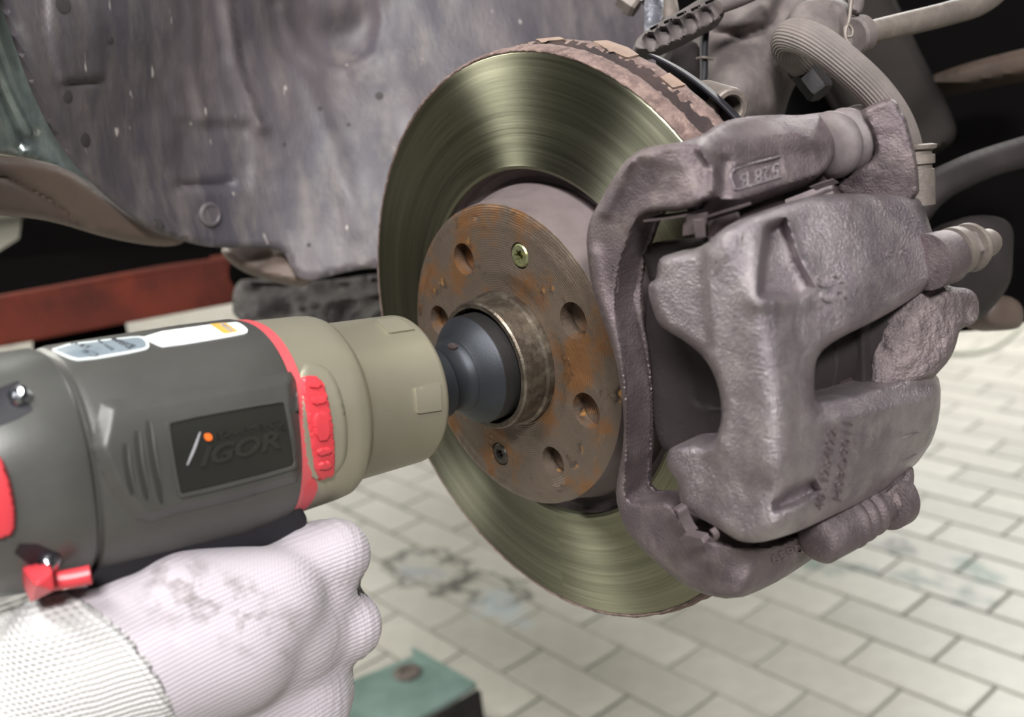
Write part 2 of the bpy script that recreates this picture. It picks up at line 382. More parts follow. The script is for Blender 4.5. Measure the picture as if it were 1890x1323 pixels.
def hubface_material():
    m = mat('rusty_hub_face', '#685b50', '#7a5739', '#38302d', rough=0.42, metal=0.45, scale=30, bump=0.45, bscale=240, rvar=0.14, contrast=(0.5, 0.6), spots=('#a87d4c', 70, 0.67))
    nt = m.node_tree; N = nt.nodes; L = nt.links; tc = N.new('ShaderNodeTexCoord'); v = N.new('ShaderNodeVectorMath'); v.operation = 'MULTIPLY'; v.inputs[1].default_value = (1, 0, 1); L.new(tc.outputs['Object'], v.inputs[0])
    l = N.new('ShaderNodeVectorMath'); l.operation = 'LENGTH'; L.new(v.outputs[0], l.inputs[0]); k_ = N.new('ShaderNodeMath'); k_.operation = 'MULTIPLY'; k_.inputs[1].default_value = 5200; L.new(l.outputs['Value'], k_.inputs[0])
    sn = N.new('ShaderNodeMath'); sn.operation = 'SINE'; L.new(k_.outputs[0], sn.inputs[0]); b2 = N.new('ShaderNodeBump'); b2.inputs['Strength'].default_value = 0.25; b2.inputs['Distance'].default_value = 0.0002
    L.new(sn.outputs[0], b2.inputs['Height']); b = N['Principled BSDF']; L.new(b.inputs['Normal'].links[0].from_socket, b2.inputs['Normal']); L.new(b2.outputs[0], b.inputs['Normal'])
    return m
HUBF = hubface_material()
# ------------------------------------------------------------------ floor and room
GX0, GY0, TL, TW = -0.61, 1.107, 0.204, 0.094
def floor_material():
    m = mat('floor_tile', '#b3b0a6', '#a29d94', '#bbb8ae', rough=0.42, scale=6, bump=0.15, bscale=90, contrast=(0.3, 0.7)); nt = m.node_tree; N = nt.nodes; L = nt.links; b = N['Principled BSDF']
    oi = N.new('ShaderNodeObjectInfo'); src = b.inputs['Base Color'].links[0].from_socket
    hs = N.new('ShaderNodeHueSaturation'); mr = N.new('ShaderNodeMapRange'); mr.inputs[3].default_value = 0.9; mr.inputs[4].default_value = 1.1; L.new(oi.outputs['Random'], mr.inputs[0]); L.new(mr.outputs[0], hs.inputs['Value']); L.new(src, hs.inputs['Color'])
    ge = N.new('ShaderNodeNewGeometry'); nz = N.new('ShaderNodeTexNoise'); nz.inputs['Scale'].default_value = 22; nz.inputs['Detail'].default_value = 4; L.new(ge.outputs['Position'], nz.inputs['Vector'])
    va = N.new('ShaderNodeVectorMath'); va.operation = 'MULTIPLY_ADD'; va.inputs[1].default_value = (0.16, 0.16, 0); va.inputs[2].default_value = (-0.08, -0.08, 0); L.new(nz.outputs['Color'], va.inputs[0])
    ad = N.new('ShaderNodeVectorMath'); ad.operation = 'ADD'; L.new(va.outputs[0], ad.inputs[0]); L.new(ge.outputs['Position'], ad.inputs[1])
    cur = hs.outputs[0]
    def spot(cur, x, y, sx, sy, col, ring=False):
        v = N.new('ShaderNodeVectorMath'); v.operation = 'SUBTRACT'; v.inputs[1].default_value = (x, y, 0); L.new(ad.outputs[0], v.inputs[0])
        s = N.new('ShaderNodeVectorMath'); s.operation = 'MULTIPLY'; s.inputs[1].default_value = (1/sx, 1/sy, 0); L.new(v.outputs[0], s.inputs[0])
        l = N.new('ShaderNodeVectorMath'); l.operation = 'LENGTH'; L.new(s.outputs[0], l.inputs[0])
        cr = N.new('ShaderNodeValToRGB'); e = cr.color_ramp.elements
        if ring: e[0].position = 0.55; e[0].color = (0.1, 0.1, 0.1, 1); e[1].position = 1.0; e[1].color = (0, 0, 0, 1); q = e.new(0.75); q.color = (0.9, 0.9, 0.9, 1)
        else: e[0].position = 0.3; e[0].color = (0.85, 0.85, 0.85, 1); e[1].position = 1.0; e[1].color = (0, 0, 0, 1)
        L.new(l.outputs['Value'], cr.inputs[0]); mx = N.new('ShaderNodeMix'); mx.data_type = 'RGBA'; L.new(cr.outputs[0], mx.inputs[0]); L.new(cur, mx.inputs[6]); mx.inputs[7].default_value = hexc(col); return mx.outputs[2]
    for px, py, sx, sy, c, rg in ((790, 1052, .13, .075, '#4e4a45', True), (780, 1055, .07, .035, '#8d939a', False), (905, 1085, .10, .06, '#4d4c46', True), (930, 1125, .09, .055, '#b3bcc0', False),  # oily stains; the pale bluish spots paint the reflection in them
                                  (1510, 1035, .05, .05, '#5f7164', False), (1665, 1013, .05, .03, '#4a5249', False), (1700, 1070, .06, .03, '#5f7164', False), (1800, 1055, .06, .05, '#637a6c', False), (1795, 1095, .05, .04, '#56695d', False), (1585, 1048, .05, .03, '#67746a', False)):
        d = dirs((px, py))[0]; t = -CAM[2]/d[2]; p = CAM + d*t; cur = spot(cur, p[0], p[1], sx, sy, c, rg)
    L.new(cur, b.inputs['Base Color']); return m
TILE = floor_material()
GROUT = mat('grout', '#807e75', '#737068', rough=0.8, scale=30)
def raw(name, V, Fc, material, parent=None, kind=None, loc=None):
    me = bpy.data.meshes.new(name); me.from_pydata(V, [], Fc); me.update(); me.materials.append(material)
    o = bpy.data.objects.new(name, me); COL.objects.link(o)
    if parent: o.parent = parent
    if loc: o.location = loc
    return setp(o, kind=kind)
floor = raw('floor', [(-12, -4, -0.003), (4, -4, -0.003), (4, 9, -0.003), (-12, 9, -0.003), (-12, -4, -.1), (4, -4, -.1), (4, 9, -.1), (-12, 9, -.1)], [(0, 1, 2, 3), (4, 7, 6, 5), (0, 4, 5, 1), (1, 5, 6, 2), (2, 6, 7, 3), (3, 7, 4, 0)], GROUT, kind='structure')
floor['label'] = 'pale worn workshop floor of rectangular tiles in running bond'
def tile_geo(w, l, h=0.003, c=0.0022):
    V = []; 
    for z, i in ((-h, 0), (-c*0.5, 0), (0, c)): V += [(-l/2+i, -w/2+i, z), (l/2-i, -w/2+i, z), (l/2-i, w/2-i, z), (-l/2+i, w/2-i, z)]
    Fc = [(8, 9, 10, 11)]
    for k in (0, 4): Fc += [(k+i, k+(i+1) % 4, k+4+(i+1) % 4, k+4+i) for i in range(4)]
    return V, Fc
tv, tf = tile_geo(TW-0.0045, TL-0.0045)
tme = bpy.data.meshes.new('tile'); tme.from_pydata(tv, [], tf); tme.update(); tme.materials.append(TILE)
cells = []
for r in range(-60, 28):
    for c in range(-50, 20):
        x = GX0 + (c+0.5)*TL + (TL/2 if r % 2 == 0 else 0) - (TL/2 if r % 2 else 0)*0; y = GY0 - (r+0.5)*TW
        if not (-11 < x < 3.5 and -1.5 < y < 8): continue
        v = M.T @ (np.array([x, y, 0]) - CAM)
        if v[2] > -0.2:
            if -4.5 < x < 2 and -1 < y < 4: cells.append((500, x, y, 1.0))
            continue
        px = 945+v[0]/-v[2]*F; py = 661.5-v[1]/-v[2]*F
        if not (-150 < px < 2050 and 100 < py < 1500):
            if -4.5 < x < 2 and -1 < y < 4: cells.append((500, x, y, -v[2]))
            continue
        vis = (py > 560 and px > 1660) or (py > 840 and px > 560) or (px < 900 and py > 1100)
        cells.append((-v[2] + (0 if vis else 50), x, y, -v[2]))
cells.sort(); rest = []
for i, (k, x, y, d) in enumerate(cells):
    h = random.uniform(-0.0006, 0.0006)
    if i < 290 and k < 50:
        o = bpy.data.objects.new('tile', tme); COL.objects.link(o); o.parent = floor; o.location = (x, y, h); o.rotation_euler = (random.uniform(-.004, .004), random.uniform(-.004, .004), 0)
    elif d < 12: rest.append((x, y, h))
V = []; Fc = []
for x, y, h in rest:
    n = len(V); V += [(a+x, b+y, z+h) for a, b, z in tv]; Fc += [tuple(i+n for i in f) for f in tf]
raw('distant_tile', V, Fc, TILE, floor, 'stuff')
for nm, a, b in (('wall_back', (-12, 9), (4, 9)), ('wall_left', (-12, -4), (-12, 9))):
    (x0, y0), (x1, y1) = a, b; dx, dy = (0, .15) if y0 == y1 else (-.15, 0)
    V = [(x0, y0, 0), (x1, y1, 0), (x1+dx, y1+dy, 0), (x0+dx, y0+dy, 0)]; V += [(p[0], p[1], 4) for p in V[:4]]
    w = raw(nm, V, [(0, 1, 2, 3), (4, 7, 6, 5), (0, 4, 5, 1), (1, 5, 6, 2), (2, 6, 7, 3), (3, 7, 4, 0)], WALLM, kind='structure')
    w['label'] = 'cream painted workshop wall far behind the car' if nm == 'wall_back' else 'cream painted workshop wall far to the left'
def floor_pt(px, py, z=0.0):
    d = dirs((px, py))[0]; p = CAM + d*((z-CAM[2])/d[2]); return (p - HUB)*1000
# cable on the floor at the right
cab = [floor_pt(x, y, 0.006) for x, y in ((1700, 640), (1760, 652), (1815, 648), (1850, 632), (1875, 610), (1900, 585), (1950, 560))]
V, Fc = tube(cab, 6, 10); mk('cable', V, Fc, CABLE, label='thin grey cable lying on the bright floor at right', cat='cable')
# lift base plate on the floor at the bottom
t = thing('floor_bracket', floor_pt(760, 1260), 'grey green steel lift foot bracket with a bolt, on the floor below the glove', 'bracket')
zt = 0.12
top = [floor_pt(*p, zt) for p in ((560, 1290), (768, 1206), (880, 1262), (610, 1420), (480, 1400))]
o = mk('top_plate', *prism(top, (0, 0, -8)), PLATE, t, smooth=False); bev(o, 2)
side = [floor_pt(*p, zt) for p in ((880, 1262), (610, 1420))]
a, b = Vector(side[0]), Vector(side[1]); n_ = (b-a).cross(Vector((0, 0, 1))).normalized()*8
mk('side_plate', *prism([a+Vector((0, 0, -9)), b+Vector((0, 0, -9)), b+Vector((0, 0, -112)), a+Vector((0, 0, -112))], -n_), DARK, t, smooth=False)
e0, e1 = Vector(floor_pt(768, 1206, zt)), Vector(floor_pt(880, 1262, zt))
lp = [e0, e1, e1+Vector((0, 0, 22)), e0+Vector((0, 0, 22))]
o = mk('edge_lip', *prism([e0-(e1-e0)*0.02, e1, e1+Vector((0, 0, 3)), e0+Vector((0, 0, 12))-(e1-e0)*0.02], (Vector(floor_pt(560, 1290, zt))-e0).normalized()*6), PLATE, t, smooth=False); bev(o, 1.5)
bp_ = Vector(floor_pt(752, 1243, zt)); V, Fc = lathe([(0, 21), (4, 21), (6, 17), (6, 10), (2, 9), (2, 0)], bp_, (0, 0, 1), 24); mk('bolt', V, Fc, TAN, t)

# ------------------------------------------------------------------ brake disc
disc = thing('brake_disc', (0, 22, 0), 'worn vented brake disc with brushed friction face and rusty hub face', 'brake disc')
R0 = 150.0
def ringmesh():
    n = 256; V = []; Fc = []
    prof = [(92.8, -3.5), (92.8, -0.4), (94.5, 0.3), (96, 0), (112, 0), (130, 0), (146, 0), (148.0, 0), (148.6, -0.6), (148.8, -1.5)]
    for i in range(n):
        th = 2*math.pi*i/n
        for r, z in prof: V.append((r/1000*math.cos(th), r/1000*math.sin(th), z/1000))
    k = len(prof)
    for i in range(n):
        for j in range(k-1): Fc.append((i*k+j, i*k+j+1, ((i+1) % n)*k+j+1, ((i+1) % n)*k+j))
    me = bpy.data.meshes.new('friction_face'); me.from_pydata(V, [], Fc); me.update(); me.polygons.foreach_set('use_smooth', [True]*len(me.polygons)); me.set_sharp_from_angle(angle=math.radians(25)); me.materials.append(DISCM)
    o = bpy.data.objects.new('friction_face', me); COL.objects.link(o); o.parent = disc; o.location = Vector((0, -0.022, 0)); o.rotation_euler = (math.pi/2, 0, 0)
ringmesh()
V = []; Fc = []; n = 480
prof = [(1.2, 148.4), (0.2, 149.0), (0.0, 149.6), (0.7, 150.4), (1.6, 150.6), (4, 150.8), (7, 150.6), (8.5, 149.5), (9.5, 145.2), (11, 143.4), (12.5, 145.0), (13.5, 149.4), (15, 150.5), (19, 150.8), (21.4, 150.4), (22, 149), (22, 93), (1.2, 93)]
prof = [(y if y < 1.7 else y*28/22, r if y < 1.7 or r < 100 else r+2.4*min(1, y/12)) for y, r in prof]
k = len(prof)
for i in range(n):
    th = 2*math.pi*i/n
    for j, (y, r) in enumerate(prof):
        q = Vector((math.cos(th)*r/9, y/4, math.sin(th)*r/9))*1.7; w = mnoise.fractal(q, 0.7, 2.1, 4)
        if j < 16: r = r + w*(1.1 if 6 < j < 13 else 0.5) - 0.2
        V.append((r*math.cos(th), y + (w*0.9 if 6 < j < 13 else 0), r*math.sin(th)))
for i in range(n):
    for j in range(k): Fc.append((i*k+j, ((i+1) % n)*k+j, ((i+1) % n)*k+(j+1) % k, i*k+(j+1) % k))
o = mk('rim_edge', V, Fc, [RUST, GAP], disc, sharp=60, label='rusty outer rim with a worn central groove'); edgebv = bvh(V, Fc)
for p in o.data.polygons:
    j_ = p.index % k; i_ = p.index // k
    if j_ in (8, 9, 10) or (j_ == 11 and mnoise.noise(Vector((i_*.8, 3.1, 0))) > -0.05): p.material_index = 1  # groove depth darkened in the face colour, over the modelled recess
for q in ([(1095, 80), (1120, 78), (1160, 92), (1178, 105), (1158, 110), (1130, 98)], [(1218, 146), (1234, 138), (1264, 160), (1242, 165)], [(990, 76), (1032, 72), (1044, 76), (1000, 80)]):
    patch('rust_flake', q, edgebv, FLAKE, disc, lift=1.1, step=6, it=0)
V, Fc = lathe([(3.5, 93), (9, 92.2), (10, 88), (9, 85.5), (4, 84.5), (-2, 82.5), (-8, 80.6), (-17, 79.6), (-20.6, 79.0)], (0, 0, 0), (0, 1, 0), 128, cap=False)
V2, F2 = lathe([(3.4, 92.9), (9, 92.2), (10, 88)], (0, 0, 0), (0, 1, 0), 128, cap=False)
mk('hat', V, Fc, HAT, disc, label='smooth mauve grey side wall of the disc hat')
yf = -22.1
holes = [pt(*p, ('y', yf)) for p in ((856, 478), (812, 592), (1058, 592), (1082, 758), (1021, 852))]
hr = [8.4, 8.6, 9.0, 9.0, 8.0]; holes.append(Vector((-50, yf, -27))); hr.append(8.4)
screws = [pt(*p, ('y', yf)) for p in ((959, 472), (923, 838))]
def circ(c, r, n=28): return np.array([(c[0]+r*math.cos(2*math.pi*i/n), c[2]+r*math.sin(2*math.pi*i/n)) for i in range(n)])
loops = [circ((0, 0, 0), 79, 128), circ((0, 0, 0), 35.2, 72)] + [circ(h, r) for h, r in zip(holes, hr)] + [circ(s_, 6.6) for s_ in screws]
v, f = mesh2d(loops, 3.0)
def yhub(x, z):
    r = math.hypot(x, z); y = yf
    y += 1.6*sstep((r-76)/3) + 1.0*math.exp(-((r-73)/1.0)**2) - 0.7*math.exp(-((r-70)/1.6)**2) + 0.9*sstep((44-r)/3) - 0.35*math.exp(-((r-47)/1.5)**2)
    for h, q in zip(holes[3:5], hr[3:5]): y -= 0.9*math.exp(-((math.hypot(x-h[0], z-h[2])-q-4.5)/1.6)**2)
    return y + 0.12*mnoise.fractal(Vector((x/9, z/9, 0)), 0.8, 2, 4)
Vt = [(x, yhub(x, z), z) for x, z in v]; n = len(Vt)
Vb = [(x, yhub(x, z)+7, z) for x, z in v]
Fc = [tuple(q) for q in f] + [(a+n, c+n, b+n) for a, b, c in f] + [(a, b, b+n, a+n) for a, b in border(f)]
mk('hub_face', Vt+Vb, Fc, HUBF, disc, sharp=45, label='rust stained flat hub face with bolt holes')
def star(r0, r1, c, n=6, m=36): return [Vector((c[0]+(r0+(r1-r0)*(0.5+0.5*math.cos(n*2*math.pi*i/m)))*math.cos(2*math.pi*i/m), c[1], c[2]+(r0+(r1-r0)*(0.5+0.5*math.cos(n*2*math.pi*i/m)))*math.sin(2*math.pi*i/m))) for i in range(m)]
SCR = mat('screw_head', '#9aa07c', '#6c6a52', '#b5b070', rough=0.35, metal=0.7, scale=160, bump=0.2, bscale=600)
SCR2 = mat('dull_screw_head', '#55504a', '#403b38', rough=0.4, metal=0.7, scale=160)
for s_, mm in zip(screws, (SCR, SCR2)):
    c = Vector(s_) + Vector((0, -0.4, 0)); m_ = 36; st = star(2.2, 3.3, c); ou = [c+Vector((5.2*math.cos(2*math.pi*i/m_), 0, 5.2*math.sin(2*math.pi*i/m_))) for i in range(m_)]
    ch = [c+Vector((6.0*math.cos(2*math.pi*i/m_), 1.0, 6.0*math.sin(2*math.pi*i/m_))) for i in range(m_)]; dn = [p+Vector((0, 6, 0)) for p in ch]; sd = [p+Vector((0, 3.2, 0)) for p in st]
    V = st+ou+ch+dn+sd; Fc = []
    for a, b in ((0, 1), (1, 2), (2, 3), (0, 4)): Fc += [(a*m_+i, a*m_+(i+1) % m_, b*m_+(i+1) % m_, b*m_+i) for i in range(m_)]
    Fc.append(list(range(4*m_, 5*m_)))
    mk('retaining_screw', V, Fc, mm, disc, sharp=30, label='star socket countersunk screw')
# wheel hub behind the hat
hub = thing('wheel_hub', (0, 0, 0), 'steel wheel hub with a raised centre ring inside the brake disc', 'wheel hub')
V, Fc = lathe([(-15, 31), (-15, 75), (-6, 75), (-6, 20)], (0, 0, 0), (0, 1, 0), 72, cap=False); mk('flange', V, Fc, HUBF, hub)
V, Fc = lathe([(-14, 35.0), (-24.5, 35.0), (-25.5, 33.6), (-30, 33.4), (-37.6, 33.0), (-38.6, 32.2), (-38.6, 30.0), (-37.2, 29.3), (-20, 28.8)], (0, 0, 0), (0, 1, 0), 96, cap=False); mk('centre_ring', V, Fc, HUBM, hub, label='machined centring ring')
for h, r in zip((holes[0], holes[2], holes[4], holes[5]), (7.2, 7.4, 7.0, 7.2)):
    prof = []
    for q in range(9): prof += [(-14.9+q*1.1, r-0.9), (-14.4+q*1.1, r)]
    prof += [(-4.5, 0.01)]
    V, Fc = lathe([(-15.2, r+0.4)]+prof, (h[0], 0, h[2]), (0, 1, 0), 24, cap=False); mk('threaded_hole', V, Fc, HUBM, hub)
V, Fc = lathe([(-20, 28), (-20, 0.01), (10, 0.01), (10, 60), (120, 60), (120, 0.01)], (0, 0, 0), (0, 1, 0), 32, cap=False); mk('spindle', V, Fc, DARK, hub)

# ------------------------------------------------------------------ impact socket
sock = thing('impact_socket', (0, -40, 0), 'large dark impact socket seated in the hub centre', 'socket')
V, Fc = lathe([(-24, 0.01), (-24, 27.4), (-45.2, 27.6), (-46, 27.3)], (0, 0, 0), (0, 1, 0), 72, cap=False); mk('black_skirt', V, Fc, SOCKB, sock, label='blackened wide end of the socket')
V, Fc = lathe([(-46, 27.3), (-47, 26.7), (-52.6, 21.3), (-54.2, 19.2), (-54.8, 18.6), (-56.6, 18.3), (-57.8, 17.2), (-60, 16.5), (-62.5, 16.2), (-65, 16.6), (-66.6, 17.2), (-67.4, 18.0), (-74.4, 18.0), (-75.6, 16.8), (-75.6, 8)], (0, 0, 0), (0, 1, 0), 72, cap=True); mk('drive_end', V, Fc, SOCK, sock)
h0 = pt(842, 640, ('y', -62)); V, Fc = lathe([(-2.4, 0.01), (-2.4, 3.0), (0.3, 3.2)], (0, -60.5, 17.2), (0, 0, 1), 16)
h0 = Vector((5.5, -58.6, 16.4)); V, Fc = lathe([(-1.5, 2.4), (0.6, 2.6), (0.8, 2.2), (0.2, 0.01)], h0, (5.5, 0, 16.4), 16, cap=False); mk('pin_hole', V, Fc, GAP, sock)

# ------------------------------------------------------------------ impact wrench
W0 = pt(748, 717, ('y', -86.0)); W1 = pt(118, 850, ('y', -240.0)); WA = (W1-W0).normalized()
WV = (Vector((1, 0, 0)) - WA*WA.x).normalized(); WU = WV.cross(WA); WU = WU if WU.z > 0 else -WU
def wr(s, v=0, u=0): return W0 + WA*s + WV*v + WU*u
def loft(secs, n=96):
    V = []; Fc = []
    for s, rv, ru, p, du in secs:
        for i in range(n):
            th = 2*math.pi*i/n; c, q = math.cos(th), math.sin(th); r = (abs(c)**p+abs(q)**p)**(-1/p); V.append(wr(s, rv*r*c, ru*r*q+du))
    for i in range(len(secs)-1):
        for q in range(n): q2 = (q+1) % n; Fc.append((i*n+q, i*n+q2, (i+1)*n+q2, (i+1)*n+q))
    Fc.append(list(range(n))); Fc.append([(len(secs)-1)*n+q for q in range(n)]); return V, Fc
wrench = thing('impact_wrench', wr(150, 0, -45), 'grey and olive impact wrench with red accents driving the socket on the hub', 'impact wrench')
V, Fc = loft([(-6, 9, 9, 2, 0), (-6.4, 22, 22, 2, 0), (-6, 25.5, 25.5, 2, 0), (-4.5, 27.2, 27.2, 2, 0), (-1.2, 28.2, 28.2, 2, 0), (-1, 31.5, 31.5, 2, 0), (0, 33.8, 33.8, 2, 0), (1.5, 34.9, 34.9, 2, 0), (3, 35.2, 35.2, 2, 0), (41, 36.0, 36.0, 2.02, 0), (42.5, 37, 37, 2.05, 0), (44.5, 39.4, 39.4, 2.1, 0), (46.5, 40.3, 40.3, 2.15, 0), (52, 40.8, 40.8, 2.2, 0), (58, 40.9, 40.9, 2.25, 0), (76, 41.4, 41.6, 2.3, 0), (80, 41.4, 41.6, 2.3, 0)])
mk('front_housing', V, Fc, OLIVE, wrench, sharp=38); fhb = bvh(V, Fc)
V, Fc = loft([(74, 41.6, 41.8, 2.3, 0), (74.5, 42.4, 42.4, 2.3, 0), (79.2, 42.5, 42.6, 2.35, 0), (79.6, 41, 41, 2.35, 0)]); mk('gasket', V, Fc, REDP, wrench)
V, Fc = loft([(79, 41.5, 41.5, 2.35, 0), (79.2, 42.6, 42.8, 2.35, 0), (81, 43, 43.3, 2.4, 0), (100, 43, 44, 2.5, -.5), (130, 43, 43.4, 2.4, -.2), (153, 42.8, 42.8, 2.35, 0), (155.5, 42.2, 42.2, 2.35, 0), (156.5, 40.5, 40.5, 2.35, 0), (164, 40, 40, 2.3, 0)])
mk('body_housing', V, Fc, BODY, wrench, sharp=38); bdb = bvh(V, Fc)
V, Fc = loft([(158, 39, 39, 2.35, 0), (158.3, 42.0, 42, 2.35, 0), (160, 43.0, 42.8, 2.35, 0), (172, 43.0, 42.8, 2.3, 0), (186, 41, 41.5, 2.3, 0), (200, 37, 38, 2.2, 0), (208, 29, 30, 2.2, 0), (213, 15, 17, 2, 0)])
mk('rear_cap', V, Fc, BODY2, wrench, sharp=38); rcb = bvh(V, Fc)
# collar notches (flat raised tabs)
patch('collar_tab', [(765, 716), (811, 706), (813, 756), (769, 763)], fhb, OLIVE, wrench, lift=0.9, step=5, it=0)
patch('collar_tab', [(694, 593), (732, 588), (765, 610), (717, 617)], fhb, OLIVE, wrench, lift=0.9, step=5, it=0)
patch('housing_swell', [(545, 675), (590, 668), (622, 700), (642, 780), (640, 850), (612, 880), (560, 890)], fhb, OLIVE, wrench, lift=1.3, step=6, it=2, edge=8)
patch('side_window', [(550, 702), (560, 692), (590, 695), (604, 728), (616, 800), (618, 868), (608, 880), (578, 888), (566, 800)], fhb, RED, wrench, lift=2.2, step=5, it=1, edge=5)
wbv = fhb
def wl(y): return np.interp(y, [700, 750, 800, 880], [554, 563, 569, 577])
def wr_(y): return np.interp(y, [700, 712, 735, 760, 800, 866, 880], [586, 597, 603, 608, 612, 615, 604])
for y0, y1 in ((703, 722), (730, 750), (758, 814), (821, 839), (845, 864)):
    patch('window_rib', [(wl(y0)+5, y0+3), (wr_(y0)-5, y0-2), (wr_(y1)-6, y1-4), (wl(y1)+5, y1+2)], fhb, RED, wrench, lift=3.3, step=3, it=1, edge=4)
# gasket lower tail and side panel
patch('gasket_tail', [(560, 885), (582, 880), (584, 905), (562, 938), (552, 936)], fhb, RED, wrench, lift=1.2, step=5, it=1)
patch('raised_panel', [(186, 744), (208, 736), (230, 738), (536, 686), (545, 700), (552, 780), (556, 862), (548, 888), (440, 922), (330, 946), (280, 962), (246, 956), (200, 900), (168, 828)], bdb, BODY, wrench, lift=3.0, step=5, it=0, edge=22, lin=True)
pbv = None
for o in list(COL.objects):
    if o.name == 'raised_panel':
        me = o.data; off = np.array(base_loc(o)) - HUB
        Vp = [Vector(((np.array(v.co)+off)*1000)) for v in me.vertices]; pbv = BVHTree.FromPolygons(Vp, [tuple(p.vertices) for p in me.polygons])
patch('logo_rim', [(307, 776), (522, 737), (529, 742), (549, 855), (543, 866), (335, 919), (325, 912), (305, 786)], pbv, BODY, wrench, lift=0.9, step=6, it=1, holes=[[(313, 779), (519, 741), (524, 746), (543, 853), (538, 861), (337, 912), (330, 906), (311, 788)]])
patch('logo_plate', [(312, 778), (520, 740), (525, 745), (544, 854), (539, 862), (336, 913), (329, 907), (310, 787)], pbv, BLACKP, wrench, lift=0.25, step=6, it=1)
def bent(name, P, r, bv, m_, lift=0.0, parent=None, n=8, taper=True):
    pp = []
    for p in P:
        h, nn = cast(bv, p)
        if h: pp.append(h+nn*lift)
    if len(pp) < 2: return
    V, Fc = tube(pp, [r*.5, r, r, r*.5] if taper else r, n, 5); return mk(name, V, Fc, m_, parent or wrench)
VENT = mat('vent_dark', '#2b2b28', rough=0.6)
for P in ([(229, 820), (233, 860), (243, 912)], [(250, 796), (256, 850), (270, 922)], [(271, 778), (280, 840), (297, 928)]):
    out = [(P[0][0]-5, P[0][1]), (P[0][0]+5, P[0][1]-3), (P[1][0]+7, P[1][1]), (P[2][0]+7, P[2][1]-3), (P[2][0]-4, P[2][1]+4), (P[1][0]-6, P[1][1])]
    patch('vent_slot', out, pbv, VENT, wrench, lift=0.2, step=5, it=1)
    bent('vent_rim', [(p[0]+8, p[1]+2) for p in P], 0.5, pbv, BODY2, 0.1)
# logo lettering in relief
LOGO = mat('embossed_letter', '#2b2b27', rough=0.35)
LOGOL = mat('embossed_stroke', '#8d8d90', rough=0.3)
patch('logo_dot', [(375, 800), (388, 799), (391, 812), (378, 814)], pbv, ORANGE, wrench, lift=0.9, step=3, it=1)
bent('logo_stroke', [(369, 797), (358, 828), (345, 858)], 0.55, pbv, LOGOL, 0.4)
text_on('logo_letters', 'IGOR', [(368, 862), (518, 826), (519, 791), (378, 824)], pbv, LOGO, wrench, lift=0.8, bold=0.03, shear=0.1)
text_on('logo_lettering', 'EQUIPMENT', [(396, 812), (516, 788), (514, 775), (394, 799)], pbv, LOGO, wrench, lift=0.7, bold=0.0)
text_on('logo_mark', '®', [(516, 795), (527, 793), (525, 781), (514, 783)], pbv, LOGO, wrench, lift=0.7)
# labels on top
lab1 = patch('rating_label', [(84, 641), (250, 621), (268, 623), (278, 640), (268, 648), (150, 668), (124, 662)], bdb, LABL, wrench, lift=0.35, step=6, it=1, label='grey rating label')
patch('rating_label_face', [(92, 643), (250, 624), (264, 626), (272, 639), (262, 645), (150, 664), (128, 659)], bdb, LABG, wrench, lift=0.5, step=6, it=1)
text_on('label_text', 'ID5030', [(252, 640), (212, 626), (204, 628), (238, 646)], bdb, INK, wrench, lift=0.62, bold=0.02)
for a in ([(165, 636), (158, 632), (151, 633), (162, 643)],): pass
text_on('label_text', 'CE', [(186, 656), (156, 647), (150, 651), (176, 662)], bdb, INK, wrench, lift=0.62)
text_on('label_text', 'A 90  6.2', [(170, 640), (134, 634), (130, 636), (160, 646)], bdb, INK, wrench, lift=0.62)
text_on('label_text', 'RPM 80', [(212, 646), (184, 630), (180, 631), (205, 649)], bdb, INK, wrench, lift=0.62)
patch('warning_label', [(255, 619), (432, 594), (448, 600), (460, 612), (452, 618), (305, 642), (290, 638)], bdb, WHITE, wrench, lift=0.4, step=6, it=1, label='white warning label with an orange strip')
patch('warning_strip', [(388, 600), (416, 597), (440, 613), (414, 618)], bdb, YEL, wrench, lift=0.5, step=5, it=0)
text_on('label_text', 'WARNING', [(434, 612), (412, 598), (404, 600), (424, 615)], bdb, INKG, wrench, lift=0.62)
for i, (x, y) in enumerate(((283, 622), (300, 618), (318, 615), (338, 612), (356, 609), (374, 606))):
    text_on('label_text', 'mmmmmmmm'[:6+i % 3], [(x+26, y+14), (x, y), (x-2, y+1), (x+23, y+15)], bdb, INKG, wrench, lift=0.55)
# screws in the rear cap
def recess(P, sc, r):
    patch('screw_pocket', P, rcb, BLACKR, wrench, lift=0.25, step=4, it=0)
    h, nn = cast(rcb, sc)
    if h:
        V, Fc = lathe([(-1, r), (2.2, r), (3.4, r*0.75), (3.6, r*0.4), (2.4, r*0.35), (2.4, 0.01)], h, nn+WA*0.6, 20, cap=False); mk('housing_screw', V, Fc, CHROME, wrench)
recess([(-20, 722), (0, 716), (34, 703), (44, 722), (61, 757), (30, 774), (0, 786), (-20, 792)], (38, 733), 3.6)
recess([(36, 1003), (70, 1004), (112, 1022), (112, 1040), (100, 1056), (60, 1046), (26, 1020)], (92, 1036), 3.4)
patch('direction_ring', [(-60, 800), (0, 838), (18, 880), (30, 940), (26, 985), (0, 992), (-60, 995)], rcb, RED, wrench, lift=2.5, step=6, it=1, edge=8, label='red rear button')
